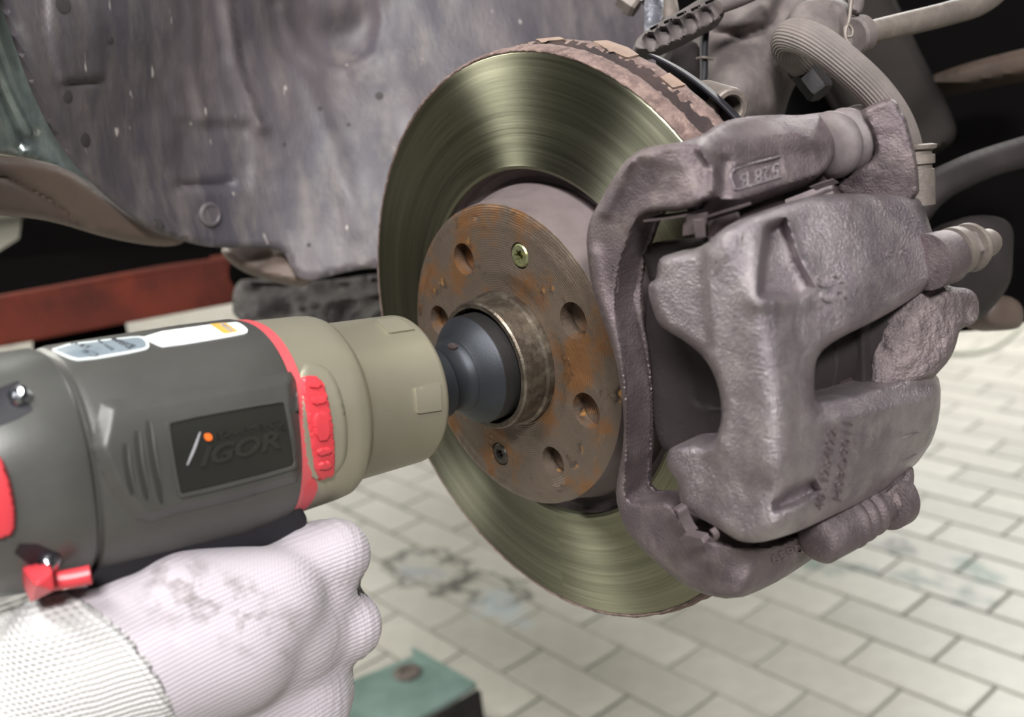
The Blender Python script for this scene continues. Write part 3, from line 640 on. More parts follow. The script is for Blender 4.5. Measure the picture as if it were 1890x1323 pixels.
# underside, handle, lever
o = mk('underside_rail', *prism([wr(76, 33, -28), wr(71, 31, -38), wr(74, 30, -44), wr(150, 28, -46), wr(160, 29, -42), wr(156, 31, -30)], -WV*62), BLACKR, wrench, smooth=False); bev(o, 3, 3)
V = []; Fc = []; n = 32
hs = [(96, -38, 24, 30), (98, -60, 19, 24), (102, -90, 18, 23), (108, -125, 19, 25), (114, -160, 20, 27), (116, -170, 18, 25)]
for s, u, rv, ra in hs:
    for i in range(n):
        th = 2*math.pi*i/n; V.append(wr(s+ra*math.cos(th), rv*math.sin(th)-2, u))
for i in range(len(hs)-1):
    for q in range(n): Fc.append((i*n+q, i*n+(q+1) % n, (i+1)*n+(q+1) % n, (i+1)*n+q))
Fc += [list(range(n)), [(len(hs)-1)*n+q for q in range(n)]]
mk('handle', V, Fc, BLACKR, wrench)
def pw(px, py, t_): return pt(px, py, ('t', t_))
A_ = [pw(36, 1042, 336), pw(98, 1052, 330), pw(102, 1090, 330), pw(58, 1113, 336), pw(47, 1090, 339)]
V = A_ + [p + WA*-2 + WV*-16 for p in A_]; pk = pw(66, 1078, 325); nA = len(A_)
Fc = [(i, (i+1) % nA, 2*nA) for i in range(nA)] + [(i, (i+1) % nA, nA+(i+1) % nA, nA+i) for i in range(nA)] + [list(range(nA, 2*nA))]
V = V + [pk]; o = mk('direction_lever', V, Fc, RED, wrench, smooth=False, label='small red lever'); bev(o, 0.8)
V, Fc = tube([pw(85, 1074, 338), pw(130, 1068, 340), pw(168, 1060, 342)], [3.2, 3.3, 3.3], 16, 4); mk('lever_shaft', V, Fc, RED, wrench)
# ------------------------------------------------------------------ wheel arch liner, fender, lift arm, underbody
Ly = lambda v: ('y', v)
liner = thing('wheel_arch_liner', pt(400, 440, ('t', 660)), 'dusty grey plastic wheel arch liner behind the brake disc', 'arch liner')
lc = [(-60, -60, ('t', 500)), (20, 100, ('t', 520)), (110, 280, ('t', 560)), (200, 40, ('t', 575)), (230, 390, ('t', 610)), (300, 200, ('t', 630)), (390, 440, ('t', 665)), (400, -60, ('t', 640)), (470, 200, ('t', 675)),
      (520, 480, ('t', 690)), (600, 500, ('t', 690)), (650, 100, ('t', 715)), (650, 300, ('t', 700)), (700, 500, ('t', 690)), (800, 300, ('t', 705)), (900, 0, ('t', 735)), (1000, 400, ('t', 720)), (1250, 20, ('t', 800)), (1200, 300, ('t', 780))]
relief('liner_panel', [(-30, -80), (1320, -80), (1320, 500), (760, 500), (690, 492), (640, 500), (585, 515), (562, 517), (545, 508), (535, 490), (528, 470), (515, 460), (490, 457), (400, 457), (340, 447), (265, 418), (190, 360), (120, 285), (65, 190), (15, 50)],
       ('tps', lc, 'v'), LINER, liner, edge=(10, 3), thick=4, step=9, it=2, noise=(1.0, 45), feats=[
       ('p', [(88, -60), (180, -60), (190, 150), (112, 155), (90, 60)], 3.0, 8), ('p', [(330, 225), (462, 228), (462, 345), (330, 342)], -3.0, 12), ('p', [(210, -60), (330, -60), (345, 230), (300, 300), (240, 200)], 1.6, 20),
       ('g', [(412, -60), (436, 120), (480, 232)], 10, 4.5), ('g', [(430, 0), (452, 130), (490, 225)], 4, -2.5), ('g', [(350, -40), (355, 120), (375, 225)], 8, 2.0), ('g', [(270, -40), (285, 120), (330, 230)], 7, -1.6),
       ('b', 615, 20, 90, 85, 0, -16, 4), ('b', 610, -10, 50, 50, 0, 9, 3), ('g', [(695, -40), (705, 40), (690, 100), (640, 128), (590, 122), (545, 80), (520, 20)], 9, 4.0),
       ('g', [(330, 343), (425, 338)], 5, -4.0), ('g', [(30, 60), (78, 180), (140, 275), (205, 350), (285, 412), (350, 440)], 9, 2.5), ('g', [(120, 155), (192, 150)], 4, -2.5), ('g', [(560, 130), (610, 260), (660, 420)], 14, 2.0), ('g', [(700, 0), (760, 200)], 30, 3)])
lb = BV['liner_panel']
for P, r in (((387, 396), 8.2),):
    h, nn = cast(lb, P); V, Fc = lathe([(-1, r), (1.6, r), (2.6, r*.88), (2.7, r*.72), (1.9, r*.62), (1.9, 0.01)], h, nn, 32, cap=False); mk('push_fastener', V, Fc, LINER, liner)
for P, r in (((157, 259), 4.2), ((289, 412), 4.0), ((700, 177), 3.0), ((116, 8), 4.8), ((125, 178), 3.4), ((204, 74), 2.2), ((590, 200), 1.6), ((643, 230), 1.4), ((570, 452), 1.4), ((524, 266), 1.4)):
    h, nn = cast(lb, P)
    if h: V, Fc = lathe([(-0.5, r), (0.25, r), (0.4, r*.8), (0.35, 0.01)], h, nn, 24, cap=False); mk('liner_hole', V, Fc, LINERD, liner)
# fender flange and bumper underside
fender = thing('car_fender', pt(60, 330, ('t', 505)), 'glossy grey green painted fender edge left of the arch liner', 'fender')
relief('fender_skin', [(-160, -90), (5, -90), (30, 20), (52, 95), (84, 180), (128, 255), (192, 332), (262, 392), (230, 398), (120, 322), (60, 290), (-160, 260)], ('tps', [(-100, -60, ('t', 440)), (10, 0, ('t', 530)), (60, 200, ('t', 562)), (220, 390, ('t', 635)), (-100, 250, ('t', 475)), (30, 280, ('t', 545))], 'v'), FENDER, fender, edge=(8, 3), thick=3, step=8,
       feats=[('g', [(-40, -60), (-10, 60), (22, 160), (60, 235)], 8, 4), ('g', [(-30, 100), (10, 200), (40, 262)], 9, -5)])
lip = thing('bumper_lip', pt(120, 400, ('t', 540)), 'dusty brown underside of the bumper below the painted fender', 'bumper')
relief('lip_shell', [(-160, 262), (-20, 285), (60, 292), (130, 312), (215, 372), (275, 405), (350, 442), (310, 456), (230, 446), (165, 430), (110, 412), (40, 398), (-160, 385)], ('tps', [(-100, 300, ('t', 480)), (60, 300, ('t', 545)), (300, 440, ('t', 655)), (-100, 380, ('t', 490)), (150, 420, ('t', 590)), (40, 340, ('t', 540))], 'v'), LIP, lip, edge=(22, 10), thick=4, step=8,
       feats=[('g', [(-40, 315), (20, 330), (100, 375), (160, 420)], 5, -5)])
arm = thing('car_lift', pt(200, 550, ('t', 1150)), 'red painted steel lift arm under the car at left', 'lift arm')
def poly3(P, ts): return [pt(x, y, ('t', t_)) for (x, y), t_ in zip(P, ts)]
q = poly3([(-80, 562), (60, 537), (250, 503), (418, 478), (432, 560), (250, 594), (40, 634), (-80, 655)], [1080, 1110, 1150, 1190, 1190, 1150, 1105, 1080])
bev(mk('beam_side', *prism(q, (-25, 60, 0)), LIFTR, arm, smooth=False), 3)
q = poly3([(-80, 490), (100, 470), (390, 462), (418, 478), (250, 503), (60, 537), (-80, 562)], [1180, 1210, 1260, 1200, 1160, 1120, 1090])
mk('beam_top_shaded', *prism(q, (-30, 70, -8)), BLK, arm, smooth=False)  # upper face of the red arm in black, its shade put into the colour
q = poly3([(40, 402), (180, 425), (400, 455), (412, 500), (300, 520), (-60, 500), (35, 440)], [1300, 1300, 1300, 1300, 1300, 1300, 1300])
jk = thing('steel_crossbar', pt(200, 460, ('t', 1320)), 'black steel crossbar above the red lift arm', 'crossbar')
mk('bar', *prism(q, (-20, 60, 10)), BLK, jk, smooth=False)
q = poly3([(60, 628), (110, 618), (180, 602), (188, 640), (60, 660)], [1260]*5); mk('strap', *prism(q, (-15, 40, 0)), BLK, jk, smooth=False)
tray = thing('undertray', pt(560, 560, ('t', 900)), 'dirty dark undertray and subframe below the liner', 'undertray')
relief('tray_shell', [(428, 520), (470, 512), (600, 520), (720, 500), (900, 520), (900, 680), (700, 620), (430, 612)], ('tps', [(430, 520, ('t', 900)), (800, 520, ('t', 820)), (430, 600, ('t', 860)), (800, 620, ('t', 790)), (600, 560, ('t', 850))], 'v'), TRAY, tray, edge=(12, 8), thick=30, step=9, noise=(9, 30),
       feats=[('g', [(430, 545), (560, 560), (700, 540)], 8, 8), ('g', [(470, 530), (600, 535), (700, 520)], 8, -12)])
relief('tray_bracket', [(395, 455), (470, 440), (560, 450), (580, 500), (560, 530), (500, 520), (440, 500)], ('tps', [(400, 455, ('t', 715)), (560, 450, ('t', 702)), (500, 500, ('t', 708)), (560, 520, ('t', 702))], 'v'), LIP, tray, edge=(16, 10), thick=14, step=7, noise=(3, 20), feats=[('g', [(420, 465), (480, 500), (540, 512)], 9, 5)])
relief('tray_mat', [(420, 462), (560, 470), (760, 470), (760, 560), (560, 545), (425, 545)], ('tps', [(420, 462, ('t', 930)), (760, 470, ('t', 900)), (420, 545, ('t', 920)), (760, 560, ('t', 900))], 'v'), BLK, tray, edge=(10, 5), thick=20, step=14)
body_ = thing('car_shade_block', (-1700, 1200, 110), 'unseen dark block added to shade the floor, in place of the raised car body', 'car body')
V, Fc = box((-1750, 1275, 340), (850, 0, 0), (0, 1025, 0), (0, 0, 235)); bev(mk('shade_box', V, Fc, BLK, body_, smooth=False), 40, 3)  # unseen box, added and sized to shade the floor at lower left
# underbody block high on the right
ub = thing('car_underbody', pt(1750, 200, ('t', 900)), 'dark car underbody behind the suspension at upper right', 'underbody')
relief('floor_pan', [(1150, -160), (2100, -160), (2100, 560), (1890, 590), (1855, 612), (1800, 600), (1700, 560), (1500, 600), (1150, 560)], ('tps', [(1150, -160, ('t', 860)), (2100, -160, ('t', 820)), (2100, 560, ('t', 700)), (1150, 560, ('t', 760)), (1600, 200, ('t', 840))], 'v'), BLK, ub, edge=(10, 6), thick=60, step=16)
relief('rust_crossmember', [(1690, 150), (1800, 110), (1980, 70), (1980, 125), (1880, 142), (1740, 170)], ('tps', [(1690, 150, ('t', 720)), (1980, 70, ('t', 690)), (1980, 125, ('t', 690)), (1740, 170, ('t', 720))], 'v'), RUSTB, ub, edge=(16, 9), thick=20, step=9)
relief('chassis_leg', [(1450, -120), (1600, -120), (1690, 80), (1760, 210), (1770, 262), (1700, 300), (1600, 270), (1500, 100)], ('tps', [(1450, -120, ('t', 760)), (1690, 80, ('t', 720)), (1770, 262, ('t', 690)), (1550, 200, ('t', 730))], 'v'), CHAS, ub, edge=(26, 14), thick=20, step=10)
ca = thing('control_arm', pt(1780, 320, ('t', 600)), 'dark dusty control arm rising to the right edge behind the caliper', 'suspension arm')
relief('arm_beam', [(1660, 400), (1700, 330), (1760, 292), (1850, 262), (1980, 225), (1980, 285), (1870, 310), (1800, 340), (1740, 372), (1700, 430)], ('tps', [(1660, 400, ('t', 560)), (1980, 225, ('t', 640)), (1980, 285, ('t', 630)), (1740, 372, ('t', 560))], 'v'), ARMM, ca, edge=(24, 12), thick=22, step=7)
bj = thing('suspension_joint', pt(1800, 500, ('t', 580)), 'rounded dark grey knuckle arm behind the bleed screw', 'knuckle arm')
relief('arm_body', [(1735, 430), (1770, 400), (1830, 395), (1872, 412), (1870, 470), (1868, 520), (1840, 560), (1800, 600), (1760, 560), (1730, 500)], ('tps', [(1735, 430, ('t', 560)), (1830, 395, ('t', 600)), (1868, 520, ('t', 590)), (1760, 560, ('t', 560)), (1800, 480, ('t', 562))], 'v'), ARMM, bj, edge=(30, 16), thick=25, step=7)
relief('joint_boot', [(1800, 560), (1850, 540), (1890, 560), (1890, 602), (1855, 612), (1810, 603)], ('tps', [(1800, 560, ('t', 640)), (1890, 560, ('t', 650)), (1855, 612, ('t', 640)), (1840, 560, ('t', 636))], 'v'), LIP, bj, edge=(22, 14), thick=25, step=6)

# ------------------------------------------------------------------ knuckle, strut, shield, tie rod, hose
kn = thing('steering_knuckle', pt(1420, 260, ('t', 560)), 'dusty grey steering knuckle and strut clamp above the caliper', 'knuckle')
relief('knuckle_body', [(1296, 60), (1305, -60), (1500, -60), (1560, -20), (1570, 60), (1520, 110), (1465, 150), (1440, 240), (1430, 330), (1300, 360), (1298, 250), (1300, 180)], ('tps', [(1300, 0, ('t', 600)), (1500, 0, ('t', 590)), (1370, 160, ('t', 550)), (1300, 320, ('t', 560)), (1430, 320, ('t', 575)), (1560, 20, ('t', 600)), (1450, 160, ('t', 580)), (1310, 180, ('t', 566))], 'v'), DUSTY, kn, edge=(30, 16), thick=40, step=7, noise=(1.5, 25),
       feats=[('g', [(1310, 60), (1370, 70), (1420, 50), (1450, -10)], 9, -10), ('b', 1385, 0, 55, 50, 0, 14, 4), ('p', [(1440, 130), (1480, 140), (1470, 300), (1440, 300)], -14, 12)])
relief('clamp_ring', [(1452, 40), (1470, 5), (1520, -8), (1565, 0), (1583, 40), (1586, 90), (1560, 130), (1500, 128), (1462, 100)], ('tps', [(1452, 40, ('t', 520)), (1583, 40, ('t', 530)), (1520, 130, ('t', 525)), (1520, 60, ('t', 515)), (1520, -8, ('t', 525))], 'v'), DUSTY, kn, edge=(18, 9), thick=20, step=6, feats=[('g', [(1470, 30), (1500, 14), (1540, 18), (1562, 50), (1562, 95)], 6, -3)])
relief('strut_side', [(1205, 110), (1290, 60), (1300, 150), (1295, 230), (1255, 190)], ('tps', [(1205, 110, ('t', 590)), (1290, 60, ('t', 600)), (1295, 230, ('t', 560)), (1255, 190, ('t', 565))], 'v'), ARMM, kn, edge=(12, 6), thick=20, step=6, feats=[('g', [(1243, 90), (1230, 130)], 3, 3)])
pcl = [pt(1303, 40, ('t', 555)), pt(1299, 90, ('t', 552)), pt(1299, 140, ('t', 548)), pt(1292, 165, ('t', 545))]
V, Fc = tube(pcl, [2.4, 2.4, 2.2, 1.5], 12, 5); mk('sensor_lead', V, Fc, BLACKR, kn)
V, Fc = tube([pt(1285, 108, ('t', 548)), pt(1300, 106, ('t', 546)), pt(1316, 109, ('t', 548))], 0.8, 8, 4); mk('wire_clip', V, Fc, TAN, kn)
# mount boss
bs = thing('mounting_boss', pt(1340, 230, ('t', 470)), 'tan bolt boss with an open bore beside the disc rim', 'boss')
c = pt(1350, 200, ('t', 455)); ax = (c - pt(1312, 188, ('t', 472))).normalized()
V, Fc = lathe([(-26, 9.3), (-3, 9.3), (-0.8, 8.9), (0, 8.0), (0, 6.2), (-1, 5.4), (-22, 5.2), (-22, .01)], c, ax, 40, cap=False); mk('boss_ring', V, Fc, TAN, bs)
relief('boss_web', [(1302, 182), (1318, 158), (1345, 158), (1352, 176), (1320, 215), (1300, 215), (1290, 200)], ('tps', [(1302, 182, ('t', 474)), (1345, 158, ('t', 470)), (1310, 215, ('t', 470)), (1352, 176, ('t', 468))], 'v'), TAN, bs, edge=(10, 6), thick=12, step=5)
relief('boss_pad', [(1296, 225), (1310, 212), (1330, 212), (1342, 232), (1320, 250), (1300, 248)], ('tps', [(1296, 225, ('t', 452)), (1342, 232, ('t', 450)), (1310, 212, ('t', 454)), (1320, 250, ('t', 448))], 'v'), RUST, bs, edge=(9, 4), thick=8, step=5)
# dust shield
sh = thing('dust_shield', (0, 38, 60), 'thin dark dust shield plate behind the brake disc', 'dust shield')
V, Fc = lathe([(44, 60), (44, 147), (42.5, 149.5), (37, 150.6), (36.6, 151.8), (37.5, 152.2), (43, 151), (45.2, 148), (45.2, 60)], (0, 0, 0), (0, 1, 0), 90, closed=True, a0=math.radians(112), a1=math.radians(165)); mk('shield_plate', V, Fc, BLACKR, sh)
# tie rod with clamp
tr = thing('stabiliser_link', pt(1690, 40, ('t', 540)), 'tan dusty steel link rod running to the upper right', 'link rod')
V, Fc = tube([pt(1585, 65, ('t', 530)), pt(1660, 47, ('t', 545)), pt(1750, 25, ('t', 560)), pt(1810, 5, ('t', 572)), pt(1850, -30, ('t', 582)), pt(1865, -80, ('t', 600))], [6.2, 6.4, 6.6, 6.8, 6.8, 6.8], 24, 8); mk('rod', V, Fc, TAN, tr)
a_, b_ = pt(1585, 65, ('t', 530)), pt(1660, 47, ('t', 545)); ax = (b_-a_).normalized()
V, Fc = lathe([(-5, 0.01), (-5, 9), (-3.5, 10.2), (2.5, 10.2), (4, 9), (4, 5)], a_, ax, 32, cap=False); mk('clamp_collar', V, Fc, DUSTY, tr)
wp = [(1575, -20), (1571, 10), (1567, 40), (1560, 52), (1563, 66), (1572, 66), (1573, 54), (1566, 46), (1561, 56), (1562, 72), (1570, 82)]
V, Fc = tube([pt(x, y, ('t', 508-i*.3)) for i, (x, y) in enumerate(wp)], 0.85, 8, 6); mk('spring_clip_wire', V, Fc, TAN, tr)
relief('link_tab', [(1566, -60), (1596, -60), (1596, 28), (1572, 24), (1568, 0)], ('tps', [(1566, 0, ('t', 520)), (1596, 0, ('t', 522)), (1590, 28, ('t', 520)), (1580, -60, ('t', 530))], 'v'), DUSTY, tr, edge=(5, 2), thick=3, step=5)
# hose
hz = thing('brake_hose', pt(1690, 350, ('t', 440)), 'grey ribbed rubber brake hose curving down to the caliper', 'brake hose')
hp = [pt(1478, 118, ('t', 520)), pt(1452, 88, ('t', 487)), pt(1462, 66, ('t', 452)), pt(1505, 78, ('t', 436)), pt(1560, 118, ('t', 430)), pt(1615, 170, ('t', 430)), pt(1654, 225, ('t', 434)), pt(1674, 285, ('t', 440)), pt(1676, 350, ('t', 444))]
V, Fc = tube(hp, [7.0, 7.2, 7.4, 7.4, 7.3, 7.2, 7.0, 6.8, 6.8], 192, 10, rf=lambda f_, th: 1 + 0.022*max(-1, min(1, 2.2*math.sin(32*th)))); mk('hose', V, Fc, HOSE, hz)
a_, b_ = pt(1682, 268, ('t', 436)), pt(1684, 372, ('t', 440)); ax = b_-a_; Lh = ax.length
prof = [(0, 7.4), (0.6, 9.6), (2.2, 9.2), (2.8, 7.4), (4.5, 7.4), (4.8, 8.6), (8.5, 8.6), (8.8, 7.4), (10.6, 7.4), (10.9, 8.3), (15, 8.5), (Lh+2, 8.5)]
V, Fc = lathe(prof, a_+Vector((0.0, 2, 0)), ax, 40, cap=False); mk('hose_fitting', V, Fc, TAN, hz)
V, Fc = lathe([(0, 0.01), (0, 7.5), (14, 7.5), (16, 6.5), (16, .01)], pt(1484, 130, ('t', 522)), (pt(1498, 148, ('t', 520))-pt(1484, 130, ('t', 522))), 6, cap=False); mk('hose_banjo', V, Fc, DARK, hz)
# hex bolt below the hose and bump plates
bt = thing('knuckle_bolt', pt(1500, 160, ('t', 540)), 'pale hexagon bolt below the brake hose', 'bolt')
cc = pt(1502, 160, ('t', 540)); V, Fc = lathe([(0, .01), (0, 7.4), (-1, 8.2), (-8, 8.2), (-8, 0.01)], cc, -Vector(dirs((1502, 160))[0])*0.3+Vector((0, 0, -1)), 6, cap=False); bev(mk('hex_head', V, Fc, TAN, bt, smooth=False), .6)
V, Fc = lathe([(0, 0.01), (0, 10.5), (2.5, 11), (4, 8), (4, .01)], cc+Vector((0, 0, 9)), (0.1, -.3, 1), 32, cap=False); mk('washer', V, Fc, DUSTY, bt)
relief('bolt_bracket', [(1462, 128), (1480, 96), (1530, 100), (1545, 118), (1530, 134), (1490, 138)], ('tps', [(1462, 128, ('t', 535)), (1530, 100, ('t', 540)), (1500, 136, ('t', 532)), (1545, 118, ('t', 538))], 'v'), ARMM, bt, edge=(12, 7), thick=14, step=5)
# cable guide with oval pockets
cg = thing('cable_guide', pt(1260, 60, ('t', 530)), 'dark moulded cable guide with oval pockets above the disc rim', 'cable guide')
relief('guide_body', [(1172, 92), (1172, 75), (1190, 58), (1218, 40), (1262, 16), (1300, -8), (1332, -30), (1344, -8), (1338, 22), (1335, 34), (1300, 52), (1262, 72), (1225, 88), (1205, 96), (1190, 95)], ('tps', [(1172, 80, ('t', 512)), (1340, 0, ('t', 540)), (1260, 30, ('t', 525)), (1210, 92, ('t', 512))], 'v'), BLACKR if 0 else mat('guide_rubber', '#5f5856', '#4f4948', rough=.6, scale=50, bump=.1), cg, edge=(9, 5), thick=14, step=4, it=1,
       feats=[('b', x, y, 11, 16, -20, -5.5, 8) for x, y in ((1201, 78), (1225, 66), (1249, 54), (1275, 44), (1304, 32))] + [('g', [(1172, 72), (1220, 50), (1266, 26), (1330, -4)], 3, 2.2)])
gb = BV['guide_body']
for P in ([(1201, 54), (1214, 47)], [(1226, 42), (1240, 36)], [(1250, 29), (1266, 22)], [(1276, 19), (1292, 11)], [(1302, 6), (1318, -1)]):
    patch('guide_slot', [(P[0][0]-1, P[0][1]-2), (P[1][0], P[1][1]-2), (P[1][0]+1, P[1][1]+2), (P[0][0], P[0][1]+3)], gb, BLK, cg, lift=0.15, step=3, it=0)
V, Fc = tube([pt(1325, 14, ('t', 532)), pt(1370, -2, ('t', 540)), pt(1430, -30, ('t', 550))], 3.6, 20, 6); mk('guided_cable', V, Fc, DUSTY, cg)
sp = thing('foil_wrap', pt(1207, 50, ('t', 570)), 'crinkled silver foil sleeve beside the cable guide', 'foil sleeve')
FOIL = mat('foil', '#9a9ba4', '#70717a', rough=.25, metal=.9, scale=200, bump=1.0, bscale=420, dist=.003)
V, Fc = tube([pt(1206, -40, ('t', 575)), pt(1207, 10, ('t', 572)), pt(1205, 62, ('t', 570))], [5.2, 5.4, 5.0], 40, 14, rf=lambda f_, th: 1+0.10*mnoise.noise(Vector((f_*18, math.cos(th)*3, math.sin(th)*3)))); mk('foil', V, Fc, FOIL, sp)
sb = thing('sensor_bolt', pt(1160, 8, ('t', 600)), 'tan bolt head at the top edge beside the foil sleeve', 'bolt')
V, Fc = lathe([(0, .01), (0, 5.5), (6, 5.5), (6, 7), (10, 7.2), (12, 6), (12, .01)], pt(1145, -4, ('t', 600)), pt(1185, 22, ('t', 598))-pt(1145, -4, ('t', 600)), 6, cap=False); mk('hex_head', V, Fc, TAN, sb, smooth=False)
V, Fc = tube([pt(1225, -20, ('t', 590)), pt(1232, 30, ('t', 585)), pt(1222, 60, ('t', 580))], [6, 7, 5], 20, 5); mk('shank', V, Fc, TAN, sb)

# ------------------------------------------------------------------ caliper bracket
br = thing('caliper_bracket', (120, 20, -20), 'grey cast caliper bracket wrapping around the disc edge', 'caliper bracket')
upper = [(1084, 470), (1082, 440), (1088, 405), (1105, 375), (1128, 335), (1150, 300), (1178, 276), (1215, 268), (1258, 262), (1295, 250), (1325, 228), (1365, 216), (1430, 211), (1475, 213), (1510, 208), (1532, 206), (1542, 224), (1546, 254), (1540, 292), (1522, 322), (1482, 336), (1440, 348), (1400, 362), (1352, 376), (1310, 366), (1270, 388), (1200, 392), (1180, 402), (1166, 430), (1160, 452), (1150, 475), (1142, 510), (1138, 560), (1147, 610), (1157, 680), (1163, 760), (1162, 830), (1158, 880), (1158, 925), (1200, 928), (1240, 925), (1255, 955), (1290, 980), (1340, 1005), (1420, 1010), (1500, 975), (1545, 985), (1536, 1005), (1470, 1052), (1420, 1082), (1356, 1108), (1288, 1095), (1240, 1064), (1180, 1010), (1150, 970), (1135, 915), (1140, 880), (1150, 830), (1152, 770), (1144, 700), (1130, 640), (1105, 570), (1090, 520)]
relief('bracket_casting', upper, [('y', -40), ('r', 172)], CAST2, br, k=4, edge=(11, 6), thick=16, step=5, it=1, noise=(0.5, 12), feats=[
    ('g', [(1140, 320), (1175, 285), (1200, 290)], 10, 2), ('g', [(1292, 272), (1316, 306), (1316, 348)], 7, 4.5), ('g', [(1338, 300), (1334, 360)], 9, -3.5), ('g', [(1160, 300), (1145, 340), (1118, 392)], 8, 3.0), ('b', 1235, 335, 42, 26, -8, -1.2, 4), ('p', [(1240, 262), (1480, 215), (1500, 260), (1300, 300)], 5, 26),
    ('g', [(1385, 320), (1480, 295)], 60, 0.5), ('p', [(1352, 312), (1440, 285), (1446, 320), (1358, 350)], -1.6, 5), ('b', 1500, 250, 40, 25, -10, 4, 3),
    ('b', 1290, 1040, 60, 40, 35, 3, 3), ('b', 1440, 1010, 70, 26, -25, -7, 3), ('g', [(1096, 470), (1108, 540), (1135, 640), (1152, 740), (1154, 850)], 10, 3.5)])
bb = BV['bracket_casting']
text_on('cast_number', '528 B', [(1436, 300), (1364, 322), (1366, 350), (1438, 328)], bb, CAST, br, lift=0.5, sink=.5, bold=0.01)
bent('cast_frame', [(1356, 352), (1354, 314), (1440, 288)], 0.6, bb, CAST, 0.2, parent=br, taper=False)
bent('cast_frame', [(1358, 352), (1440, 327)], 0.6, bb, CAST, 0.2, parent=br, taper=False)
bent('cast_mark', [(1128, 528), (1140, 514), (1149, 528), (1138, 540), (1128, 528)], 0.45, bb, CAST2, 0.1, parent=br, taper=False)
text_on('cast_number', 'R', [(1128, 503), (1140, 500), (1140, 487), (1128, 490)], bb, CAST2, br, lift=0.4)
text_on('cast_number', '7', [(1186, 902), (1176, 906), (1172, 895), (1182, 890)], bb, CAST2, br, lift=0.4)
text_on('cast_number', '65901', [(1428, 1042), (1492, 1012), (1484, 998), (1420, 1026)], bb, CAST2, br, lift=0.5)
# inner crossbar of the bracket seen through the gaps
relief('inner_bridge', [(1340, 400), (1480, 330), (1540, 300), (1610, 300), (1700, 380), (1640, 480), (1450, 430), (1380, 440)], [('r', 158)], GAP, br, edge=(10, 5), thick=12, step=9)
# guide pin boots
def boot(name, pa, pb, rings, parent, mat_, label=None):
    a, b = Vector(pa), Vector(pb); ax = b-a; Lq = ax.length; prof = [(0, .01)]
    for f_, r in rings: prof.append((f_*Lq, r))
    prof.append((Lq, .01)); V, Fc = lathe(prof, a, ax, 56, cap=False); return mk(name, V, Fc, mat_, parent, sharp=50, label=label)
cal = thing('brake_caliper', (178, 30, 0), 'silver grey cast floating brake caliper over the right side of the disc', 'brake caliper')
def bell(n_, f0, f1, r0, r1, a):
    out = []
    for i in range(n_):
        for q in range(7): u_ = q/6; f_ = f0+(f1-f0)*(i+u_*0.96)/n_; out.append((f_, (r0+(r1-r0)*(i+u_)/n_)-a*(1-math.sin(math.pi*u_)**0.6)))
    return out
boot('guide_boot', pt(1522, 272, ('t', 431)), pt(1634, 238, ('t', 452)), [(0.0, 9)] + bell(4, 0.02, 0.9, 14.8, 13.6, 3.0) + [(0.92, 11.5), (0.98, 11.5)], cal, BOOT)
boot('guide_boot', pt(1500, 1000, ('t', 416)), pt(1668, 903, ('t', 454)), [(0.0, 6), (0.02, 9), (0.06, 11), (0.28, 11.5), (0.3, 10)] + bell(3, 0.3, 0.62, 12.0, 11.4, 2.4) + [(0.64, 9), (0.74, 9), (0.76, 13.5), (0.86, 13.8), (0.88, 12)], cal, CAST2)
# caliper ears (inboard)
relief('upper_ear', [(1588, 205), (1610, 192), (1640, 180), (1655, 186), (1662, 205), (1672, 215), (1678, 240), (1694, 300), (1698, 372), (1640, 372), (1600, 368), (1540, 360), (1545, 330), (1580, 315), (1620, 290), (1612, 250)], ('tps', [(1588, 205, ('t', 422)), (1655, 186, ('t', 416)), (1695, 370, ('t', 424)), (1545, 350, ('t', 440)), (1640, 300, ('t', 422))], 'v'), CAST2, cal, edge=(9, 4), thick=14, step=5, it=1, noise=(0.6, 9))
relief('lower_ear', [(1560, 940), (1600, 925), (1640, 900), (1680, 860), (1686, 862), (1688, 885), (1682, 920), (1668, 940), (1650, 952), (1640, 962), (1620, 955), (1600, 950)], ('tps', [(1560, 940, ('t', 436)), (1686, 862, ('t', 440)), (1640, 960, ('t', 436)), (1620, 925, ('t', 434))], 'v'), ROUGHC, cal, edge=(9, 5), thick=16, step=4, it=1, noise=(1.0, 6))
# cylinder housing with the bleed boss
relief('cylinder_housing', [(1560, 600), (1622, 560), (1700, 530), (1735, 505), (1742, 522), (1760, 530), (1790, 532), (1806, 548), (1808, 585), (1795, 600), (1772, 606), (1764, 640), (1752, 665), (1735, 684), (1720, 700), (1640, 720), (1600, 725), (1600, 640)], ('tps', [(1560, 600, ('t', 440)), (1735, 505, ('t', 430)), (1808, 560, ('t', 438)), (1740, 680, ('t', 424)), (1620, 700, ('t', 420)), (1680, 610, ('t', 420)), (1625, 620, ('t', 424))], 'v'), ROUGHC, cal, edge=(14, 8), thick=30, step=5, it=1, noise=(1.4, 8), feats=[('b', 1792, 574, 12, 18, 10, -5, 5), ('g', [(1615, 600), (1618, 700)], 6, 2)])
